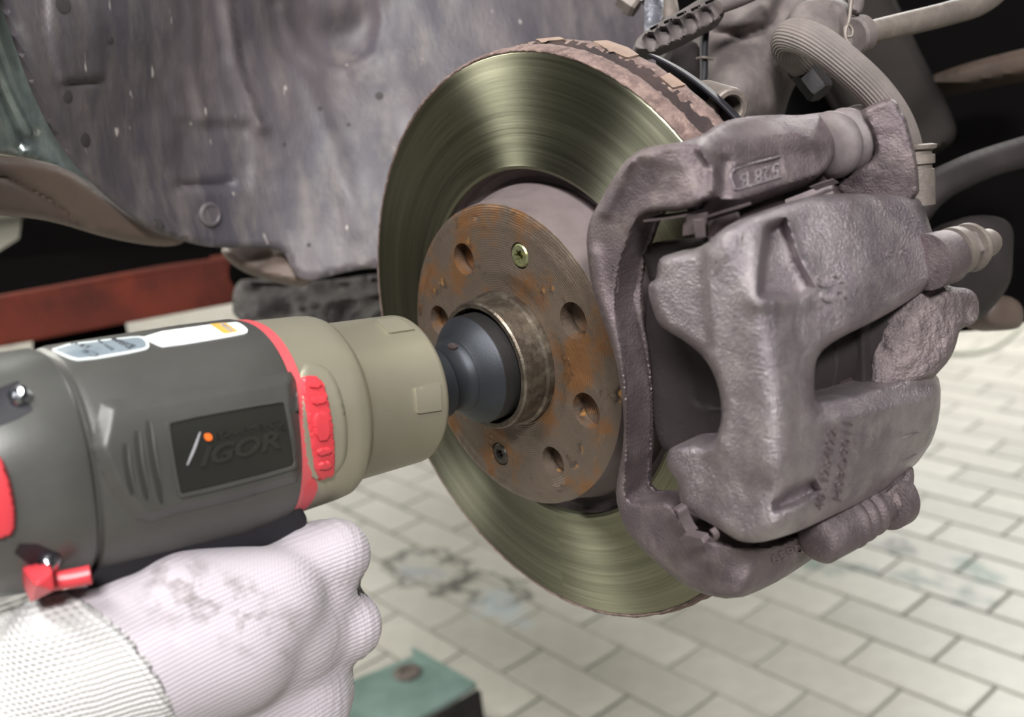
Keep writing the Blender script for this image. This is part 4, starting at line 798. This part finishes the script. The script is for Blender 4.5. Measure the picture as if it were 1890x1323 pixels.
# bleed screw
c0 = pt(1738, 470, ('t', 424)); c1 = pt(1815, 450, ('t', 438)); ax = c1-c0; Lb = ax.length; bl = thing('bleed_screw', c0, 'tan bleed bolt and cap at the right of the caliper', 'bleed screw')
V, Fc = lathe([(-10, .01), (-10, 12), (Lb*.12, 11.5), (Lb*.2, 10)], c0+Vector((0, 0, -1.5)), ax, 40); mk('boss', V, Fc, CAST2, cal)
V, Fc = lathe([(Lb*.22, .01), (Lb*.22, 10.5), (Lb*.38, 10.5), (Lb*.42, 9)], c0, ax, 40); mk('washer', V, Fc, TAN, bl)
V, Fc = lathe([(Lb*.38, .01), (Lb*.38, 8.6), (Lb*.62, 8.6), (Lb*.62, .01)], c0, ax, 6, cap=False); bev(mk('hex_body', V, Fc, DUSTY, bl, smooth=False), .5)
V, Fc = lathe([(Lb*.6, .01), (Lb*.6, 10.4), (Lb*.66, 10.8), (Lb*.74, 9.8)], c0, ax, 40); mk('cap_flange', V, Fc, TAN, bl)
V, Fc = lathe([(Lb*.72, .01), (Lb*.72, 6.6), (Lb*1.12, 6.2), (Lb*1.2, 5.2), (Lb*1.22, .01)], c0, ax, 32, cap=False); mk('cap', V, Fc, TAN, bl)
# main casting
body = [(1302, 452), (1330, 424), (1370, 402), (1420, 385), (1470, 368), (1520, 357), (1600, 357), (1660, 361), (1698, 364), (1708, 388), (1720, 425), (1732, 465), (1740, 500), (1734, 518), (1700, 540), (1660, 566), (1615, 592), (1560, 618), (1530, 636), (1510, 655), (1503, 680), (1502, 735), (1510, 742), (1600, 722), (1660, 705), (1695, 690), (1722, 684), (1737, 705), (1735, 765), (1722, 812), (1705, 838), (1690, 858), (1650, 890), (1600, 922), (1540, 950), (1480, 978), (1440, 992), (1400, 1002), (1365, 1000), (1340, 985), (1315, 968), (1262, 942), (1254, 920), (1253, 890), (1234, 868), (1228, 845), (1236, 826), (1262, 819), (1308, 823), (1322, 805), (1332, 775), (1330, 730), (1318, 690), (1300, 660), (1268, 632), (1230, 610), (1214, 596), (1204, 568), (1196, 540), (1198, 522), (1212, 515), (1214, 482), (1226, 470), (1270, 463)]
relief('caliper_casting', body, [('y', -50), ('r', 184)], CAST, cal, k=4.5, edge=(20, 9), thick=17, step=5, it=1, noise=(0.5, 14), feats=[
    ('p', [(1180, 460), (1296, 450), (1304, 560), (1312, 640), (1300, 670), (1180, 640)], -8, 9), ('p', [(1200, 810), (1300, 815), (1330, 860), (1300, 960), (1220, 960)], -5, 30),
    ('p', [(1418, 420), (1448, 405), (1468, 470), (1500, 530), (1476, 548), (1402, 545), (1408, 480)], -12, 8), ('g', [(1450, 412), (1466, 470), (1492, 530)], 8, 3.0), ('g', [(1400, 400), (1398, 470), (1392, 540)], 14, 2.5), ('g', [(1400, 560), (1480, 555)], 14, 3),
    ('g', [(1412, 560), (1425, 640), (1430, 740), (1420, 840)], 34, 5.0), ('g', [(1320, 470), (1370, 425), (1450, 395), (1560, 372)], 16, 1.5),
    ('p', [(1430, 930), (1455, 905), (1500, 885), (1510, 905), (1470, 930), (1432, 942)], -10, 8), ('b', 1455, 955, 40, 16, -20, 3, 2),
    ('g', [(1560, 420), (1600, 480), (1560, 580)], 40, 4), ('p', [(1500, 742), (1740, 690), (1745, 720), (1505, 772)], -5, 18), ('g', [(1505, 775), (1620, 755), (1730, 725)], 12, 2)])
cb = BV['caliper_casting']
text_on('cast_number', '55', [(1502, 512), (1517, 562), (1562, 550), (1548, 500)], cb, CAST, cal, lift=1.1, bold=0.01)
text_on('cast_number', '9', [(1662, 452), (1674, 452), (1674, 470), (1662, 470)][::1], cb, CAST, cal, lift=0.5)
text_on('cast_number', '9', [(1635, 455), (1648, 455), (1648, 474), (1635, 474)], cb, CAST, cal, lift=0.5)
text_on('cast_number', '4011254/22', [(1518, 942), (1544, 792), (1528, 790), (1502, 940)], cb, CAST2, cal, lift=0.5, sink=.6)
text_on('cast_number', 'HSBO9011', [(1551, 925), (1573, 782), (1558, 780), (1536, 922)], cb, CAST2, cal, lift=0.5, sink=.6)
bent('casting_scratch', [(1668, 852), (1692, 838)], .4, cb, CAST, 0.1, parent=cal)
bent('casting_scratch', [(1664, 808), (1696, 798)], .4, cb, CAST, 0.1, parent=cal)
# piston in the window
V, Fc = lathe([(4, .01), (4, 24), (5, 27), (16, 27.5), (17, 26.4), (18, 27.5), (36, 28), (37, 30), (40, 31), (44, 31), (50, 33)], (138, 0, 12), (0, 1, 0), 72, cap=False); mk('piston', V, Fc, PAD, cal, label='dark piston behind the caliper window')
# pads
pad = thing('brake_pad', (110, -25, 0), 'dark outboard brake pad backing plate under the caliper fingers', 'brake pad', 'brake pads either side of the disc')
relief('backing_plate', [(1196, 530), (1215, 505), (1260, 500), (1330, 470), (1420, 500), (1430, 640), (1430, 830), (1330, 850), (1245, 842), (1222, 830), (1208, 790), (1205, 740), (1204, 690), (1198, 640), (1190, 600)], [('y', -26)], PAD, pad, edge=(7, 2.5), thick=6, step=7, feats=[('p', [(1268, 640), (1420, 640), (1420, 758), (1290, 752), (1276, 742)], -1.2, 4), ('g', [(1276, 690), (1278, 742), (1290, 752), (1335, 758)], 2, .8)])
relief('friction_block', [(1206, 540), (1330, 520), (1420, 520), (1420, 800), (1250, 820), (1215, 760), (1206, 640)], [('y', -19)], mat('pad_lining', '#5d5a4e', '#46443c', rough=.9, scale=300, bump=.6, bscale=900), pad, edge=(3, 1), thick=17, step=12)
pad2 = thing('brake_pad', (110, 35, 0), 'dark inboard brake pad seen through the caliper window', 'brake pad', 'brake pads either side of the disc')
del pad['group'], pad2['group']
sq = [(100, 35, 58), (150, 35, 62), (168, 35, 40), (170, 35, -40), (140, 35, -60), (100, 35, -50), (92, 35, 0)]
bev(mk('backing_plate', *prism([Vector(p)-Vector((0, 3, 0)) for p in sq], (0, 6, 0)), PAD, pad2, smooth=False), 1)
bev(mk('friction_block', *prism([Vector((p[0]*.97, 22.4, p[2]*.9)) for p in sq], (0, 9, 0)), GAP, pad2, smooth=False), .5)
# pad ears and retaining clips
def strip(name, P, spec, wdir, w, th, m_, parent):
    Q = smooth_path(pts(P, spec), 4) if not isinstance(spec, list) else smooth_path([pt(x, y, s_) for (x, y), s_ in zip(P, spec)], 4)
    wd_ = Vector(wdir); V = []; Fc = []
    for i, p in enumerate(Q):
        t_ = (Q[min(i+1, len(Q)-1)]-Q[max(0, i-1)]).normalized(); nn = t_.cross(wd_).normalized()*th/2
        V += [p+nn, p+wd_*w+nn, p+wd_*w-nn, p-nn]
    for i in range(len(Q)-1):
        a = i*4
        for j in range(4): Fc.append((a+j, a+(j+1) % 4, a+4+(j+1) % 4, a+4+j))
    Fc += [(0, 1, 2, 3), tuple(len(V)-4+j for j in range(4))]
    return mk(name, V, Fc, m_, parent, sharp=40)
CLIP = mat('clip_steel', '#6b6061', '#584f50', rough=.45, metal=.5, scale=60)
relief('pad_ear', [(1196, 452), (1204, 448), (1300, 440), (1320, 470), (1310, 520), (1200, 520), (1192, 490), (1184, 470), (1200, 462)], [('y', -25)], PAD, pad, edge=(4, 1.5), thick=6, step=6, it=0)
uc = thing('pad_clip', pt(1280, 400, ('y', -30)), 'folded steel pad retaining clip between upper bracket arm and caliper', 'clip')
strip('clip_leaf', [(1187, 408), (1225, 404), (1262, 398)], Ly(-38), (0.2, .9, .1), 9, .8, CLIP, uc)
bev(mk('clip_tab', *prism(pts([(1263, 398), (1304, 392), (1302, 412), (1296, 425), (1282, 432), (1259, 436), (1260, 414), (1266, 408)], Ly(-36)), (0, 1.2, 0)), CLIP, uc, smooth=False), .3)
bev(mk('clip_tongue', *prism(pts([(1278, 405), (1298, 404), (1300, 438), (1283, 440)], Ly(-39)), (0, 1.2, 0)), CLIP, uc, smooth=False), .3)
strip('clip_leaf', [(1304, 400), (1330, 392), (1364, 382)], Ly(-36), (0.2, .9, .1), 6, .8, CLIP, uc)
bev(mk('clip_tab', *prism(pts([(1306, 408), (1360, 392), (1366, 410), (1378, 408), (1382, 425), (1306, 452)], Ly(-28)), (0, 1.2, 0)), CLIP, uc, smooth=False), .3)
strip('clip_leaf', [(1495, 345), (1512, 338), (1538, 330)], [('t', 400), ('t', 402), ('t', 404)], (0, .8, -.4), 5, .7, CLIP, uc)
bev(mk('clip_tab', *prism([pt(x, y, ('t', 412)) for x, y in ((1448, 368), (1495, 350), (1535, 334), (1540, 362), (1500, 385), (1452, 400))], (0, 1.5, 0)), CLIP, uc, smooth=False), .3)
lc_ = thing('pad_clip', pt(1280, 990, ('y', -40)), 'bent steel pad clip below the lower caliper finger', 'clip')
strip('clip_leaf', [(1240, 940), (1250, 944), (1254, 958), (1262, 975), (1270, 986)], Ly(-50), (0.1, .9, .1), 6, .8, CLIP, lc_)
bev(mk('clip_tab', *prism(pts([(1248, 998), (1262, 986), (1295, 994), (1300, 1003), (1292, 1010)], Ly(-56)), (0, 4, 1.0)), CLIP, lc_, smooth=False), .3)
strip('clip_leaf', [(1290, 998), (1302, 996), (1314, 1000), (1318, 990), (1310, 978)], Ly(-52), (0.1, .9, .1), 3, .7, CLIP, lc_)

# ------------------------------------------------------------------ gloved hand
def knit(name, c1, c2, cen, cen2, p1, p2, amp, grid):
    # knitted rows: two families of fine ribs, fixed on the hand in the scene
    m = mat(name, c1, c2, '#cfc6c4', rough=.9, scale=14, contrast=(.55, .85)); nt = m.node_tree; N = nt.nodes; L = nt.links; b = N['Principled BSDF']
    b.inputs['Sheen Weight'].default_value = .2; ge = N.new('ShaderNodeNewGeometry'); nz = N.new('ShaderNodeTexNoise'); nz.inputs['Scale'].default_value = 60; L.new(ge.outputs['Position'], nz.inputs['Vector'])
    def fam(c, pitch, wob):
        c = W(c); v = N.new('ShaderNodeVectorMath'); v.operation = 'SUBTRACT'; v.inputs[1].default_value = c; L.new(ge.outputs['Position'], v.inputs[0])
        cr = N.new('ShaderNodeVectorMath'); cr.operation = 'CROSS_PRODUCT'; cr.inputs[1].default_value = tuple(VIEW); L.new(v.outputs[0], cr.inputs[0])
        l = N.new('ShaderNodeVectorMath'); l.operation = 'LENGTH'; L.new(cr.outputs[0], l.inputs[0])
        a = N.new('ShaderNodeMath'); a.operation = 'MULTIPLY_ADD'; a.inputs[1].default_value = wob; L.new(nz.outputs[0], a.inputs[0]); L.new(l.outputs['Value'], a.inputs[2])
        k = N.new('ShaderNodeMath'); k.operation = 'MULTIPLY'; k.inputs[1].default_value = 2*math.pi/pitch; L.new(a.outputs[0], k.inputs[0])
        q = N.new('ShaderNodeMath'); q.operation = 'SINE'; L.new(k.outputs[0], q.inputs[0]); return q.outputs[0]
    f1 = fam(cen, p1, .0012); f2 = fam(cen2, p2, .0025)
    ad = N.new('ShaderNodeMath'); ad.operation = 'MULTIPLY_ADD'; ad.inputs[1].default_value = grid; L.new(f2, ad.inputs[0]); L.new(f1, ad.inputs[2])
    bp = N.new('ShaderNodeBump'); bp.inputs['Strength'].default_value = 1.0; bp.inputs['Distance'].default_value = amp; L.new(ad.outputs[0], bp.inputs['Height']); L.new(bp.outputs[0], b.inputs['Normal'])
    cur = b.inputs['Base Color'].links[0].from_socket; n3 = N.new('ShaderNodeTexNoise'); n3.inputs['Scale'].default_value = 130; n3.inputs['Detail'].default_value = 5; L.new(ge.outputs['Position'], n3.inputs['Vector'])
    for (px, py, sx) in ((310, 1090, .011), (385, 1115, .011), (450, 1135, .010), (560, 1190, .013), (60, 1290, .012)):
        v = N.new('ShaderNodeVectorMath'); v.operation = 'DISTANCE'; v.inputs[1].default_value = W(pt(px, py, ('t', 370))); L.new(ge.outputs['Position'], v.inputs[0])
        r = N.new('ShaderNodeMapRange'); r.inputs[1].default_value = sx*1.6; r.inputs[2].default_value = sx*.3; r.inputs[3].default_value = 0; r.inputs[4].default_value = 1; L.new(v.outputs['Value'], r.inputs[0])
        r2 = N.new('ShaderNodeMapRange'); r2.inputs[1].default_value = .48; r2.inputs[2].default_value = .66; r2.inputs[4].default_value = .8; L.new(n3.outputs[0], r2.inputs[0])
        mu = N.new('ShaderNodeMath'); mu.operation = 'MULTIPLY'; L.new(r.outputs[0], mu.inputs[0]); L.new(r2.outputs[0], mu.inputs[1])
        mx = N.new('ShaderNodeMix'); mx.data_type = 'RGBA'; L.new(mu.outputs[0], mx.inputs[0]); L.new(cur, mx.inputs[6]); mx.inputs[7].default_value = hexc('#5d544f'); cur = mx.outputs[2]
    L.new(cur, b.inputs['Base Color']); return m
GLOVE = knit('glove_knit', '#b4acb2', '#a69ea4', pt(1100, 2600, ('t', 430)), pt(-900, 1500, ('t', 430)), .0017, .0011, .00009, .35)
CUFF = knit('cuff_knit', '#cfcdcb', '#c4c2bc', pt(-20, 1420, ('t', 372)), pt(500, 2600, ('t', 372)), .0019, .0019, .0003, 1.0)
COAT = mat('glove_coating', '#2b2a30', '#222126', rough=.45, scale=40, bump=.1)
per = thing('person', pt(300, 1250, ('t', 430)), 'right hand in a white knit work glove gripping below the wrench', 'person')
def capsule(a, b, ra, rb, n=20, m=10):
    a, b = Vector(a), Vector(b); ax = b-a; L_ = max(ax.length, .01); prof = []
    for i in range(m+1): th = math.pi/2*i/m; prof.append((-ra*math.cos(th), max(ra*math.sin(th), .01)))
    for i in range(m+1): th = math.pi/2*i/m; prof.append((L_+rb*math.sin(th), max(rb*math.cos(th), .01)))
    return lathe(prof, a, ax, n)
def G(px, py, t_): return pt(px, py, ('t', t_))
segs = [  # forearm, wrist, back of hand, knuckles, fingers, thumb
 (G(-190, 1460, 378), G(60, 1330, 384), 52, 47), (G(60, 1330, 384), G(230, 1240, 398), 46, 38), (G(230, 1240, 398), G(400, 1195, 410), 38, 36), (G(400, 1195, 410), G(500, 1150, 416), 36, 32),
 (G(110, 1185, 358), G(250, 1138, 370), 17, 17), (G(250, 1138, 370), G(420, 1090, 392), 17, 17), (G(330, 1115, 381), G(500, 1110, 398), 22, 22), (G(160, 1240, 372), G(420, 1180, 392), 32, 30), (G(420, 1100, 410), G(560, 1040, 426), 18, 17),
 (G(200, 1340, 406), G(520, 1290, 426), 42, 30), (G(470, 1165, 414), G(560, 1100, 422), 31, 23),
 (G(560, 1040, 416), G(618, 1022, 420), 17.5, 15.6), (G(618, 1022, 420), G(615, 1035, 449), 15.6, 14.6), (G(615, 1035, 449), G(540, 1050, 474), 14.2, 11.5), (G(540, 1050, 474), G(470, 1070, 476), 11.5, 9.5),
 (G(540, 1150, 422), G(640, 1155, 430), 24, 16.0), (G(640, 1155, 430), G(630, 1165, 462), 15.8, 14.0), (G(630, 1165, 462), G(540, 1180, 484), 13.8, 11), (G(540, 1180, 484), G(480, 1190, 478), 11, 9.5),
 (G(510, 1270, 426), G(575, 1275, 434), 27, 19), (G(575, 1275, 434), G(575, 1300, 466), 18, 14), (G(575, 1300, 466), G(500, 1310, 484), 13.5, 10.5),
 (G(480, 1400, 428), G(555, 1385, 441), 28, 19), (G(555, 1385, 441), G(545, 1410, 466), 17, 12.5), (G(545, 1410, 466), G(480, 1420, 480), 12, 9.5),
 (G(220, 1260, 426), G(290, 1150, 476), 22, 15), (G(290, 1150, 476), G(370, 1090, 494), 14.5, 11.5), (G(370, 1090, 494), G(420, 1070, 496), 11.5, 9.5)]
V = []; Fc = []
for s_ in segs:
    a, b = capsule(*s_); n = len(V); V += a; Fc += [tuple(i+n for i in f) for f in b]
g = mk('glove', V, Fc, [GLOVE, COAT], per, sharp=0)
rm = g.modifiers.new('r', 'REMESH'); rm.mode = 'VOXEL'; rm.voxel_size = .0017; smm = g.modifiers.new('s', 'SMOOTH'); smm.iterations = 34; smm.factor = .7
dg = bpy.context.evaluated_depsgraph_get(); nm = bpy.data.meshes.new_from_object(g.evaluated_get(dg)); g.modifiers.clear(); g.data = nm; nm.name = 'glove'
nm.polygons.foreach_set('use_smooth', [True]*len(nm.polygons))
off = (np.array(base_loc(g)) - HUB)*1000
Pv = np.array([v.co for v in nm.vertices])*1000 + off
# knitted wrinkles on the knuckles
Dv = Pv - CM; tv_ = (Dv @ VIEW); px_ = 945 + F*(Dv@M[:, 0])/tv_; py_ = 661.5 - F*(Dv@M[:, 1])/tv_
nrm = np.array([v.normal for v in nm.vertices]); wv = np.zeros(len(Pv))
for cx_, cy_, rr in ((560, 1030, 120), (560, 1170, 150), (520, 1290, 120)):
    d_ = np.hypot(px_-cx_, py_-cy_); wgt = np.exp(-((d_-rr*0.75)/(rr*0.42))**2)*(px_ > cx_-10)
    ang = np.arctan2(py_-cy_, px_-cx_); wv += wgt*np.sin(d_*0.42+3*np.array([mnoise.noise(Vector(p)/14) for p in Pv]))*0.22
for i, v in enumerate(nm.vertices): v.co += Vector(nrm[i])*(wv[i]/1000)
for p in nm.polygons:
    i = p.vertices[0]
    if (px_[i] > 440 and tv_[i] > 436) or (px_[i] > 642 and 1035 < py_[i] < 1098 and tv_[i] > 421): p.material_index = 1
Nv = np.array([v.normal for v in nm.vertices]); sel = [tuple(p.vertices) for p in nm.polygons if all(math.hypot(px_[i]+20, py_[i]-1420) < 357 for i in p.vertices)]
us = sorted({i for f in sel for i in f}); mp_ = {v: i for i, v in enumerate(us)}; Pc = Pv[us].copy(); Nc = Nv[us]
rr = 357 - np.hypot(px_[us]+20, py_[us]-1420)
for q_ in range(len(us)):
    if rr[q_] < 7.0:
        u_ = us[q_]; ox, oy = px_[u_]+20, py_[u_]-1420; l_ = math.hypot(ox, oy); dv = Vector(M @ np.array([ox/l_, -oy/l_, 0])); nn = Vector(Nc[q_]); dv = dv - nn*dv.dot(nn)
        Pc[q_] += np.array(dv)*rr[q_]*tv_[u_]/F*0.95; rr[q_] = 0.0; lift = 2.3*np.sqrt(np.clip(rr/18, 0.04, 1))
an_ = np.arctan2(py_[us]-1420, px_[us]+20)
V = [Vector(p+n*l) for p, n, l in zip(Pc, Nc, lift)]; k = len(V); V += [Vector(p-n*.3) for p, n in zip(Pc, Nc)]
cnt = {}
Fc = [tuple(mp_[i] for i in f) for f in sel]
for f in Fc:
    for a, b in zip(f, f[1:]+f[:1]): cnt[(a, b)] = 1
Fc = Fc + [tuple(i+k for i in f[::-1]) for f in Fc] + [(a, b, b+k, a+k) for (a, b) in cnt if (b, a) not in cnt]
mk('cuff', V, Fc, CUFF, per, sharp=0, label='bright white ribbed cuff of the glove')

# ------------------------------------------------------------------ sub-parts: small pieces belong to the part they sit on
def reparent(root, prefix, to):
    tgt = [c for c in root.children if c.name.split('.')[0] == to]
    if not tgt: return
    for c in [c for c in root.children if c.name.split('.')[0] in prefix]:
        cp = base_loc(c); best = min(tgt, key=lambda t_: (base_loc(t_)-cp).length)
        if best is c: continue
        c.parent = best; c.location = cp - base_loc(best)
reparent(wrench, ('logo_letters', 'logo_lettering', 'logo_mark', 'logo_dot', 'logo_stroke'), 'logo_plate')
reparent(wrench, ('window_rib',), 'side_window'); reparent(wrench, ('housing_screw',), 'screw_pocket'); reparent(wrench, ('vent_rim',), 'vent_slot'); reparent(wrench, ('collar_tab', 'housing_swell'), 'front_housing')
lt = [c for c in wrench.children if c.name.split('.')[0] == 'label_text']; rl = [c for c in wrench.children if c.name == 'rating_label'][0]; wl_ = [c for c in wrench.children if c.name == 'warning_label'][0]
for c in lt + [c for c in wrench.children if c.name in ('rating_label_face', 'warning_strip')]:
    cp = base_loc(c); best = rl if (base_loc(rl)-cp).length < (base_loc(wl_)-cp).length else wl_
    c.parent = best; c.location = cp - base_loc(best)
reparent(cal, ('cast_number', 'casting_scratch'), 'caliper_casting'); reparent(br, ('cast_number', 'cast_frame', 'cast_mark'), 'bracket_casting')
reparent(cg, ('guide_slot',), 'guide_body'); reparent(liner, ('push_fastener', 'liner_hole'), 'liner_panel'); reparent(disc, ('retaining_screw',), 'hub_face'); reparent(disc, ('rust_flake',), 'rim_edge')
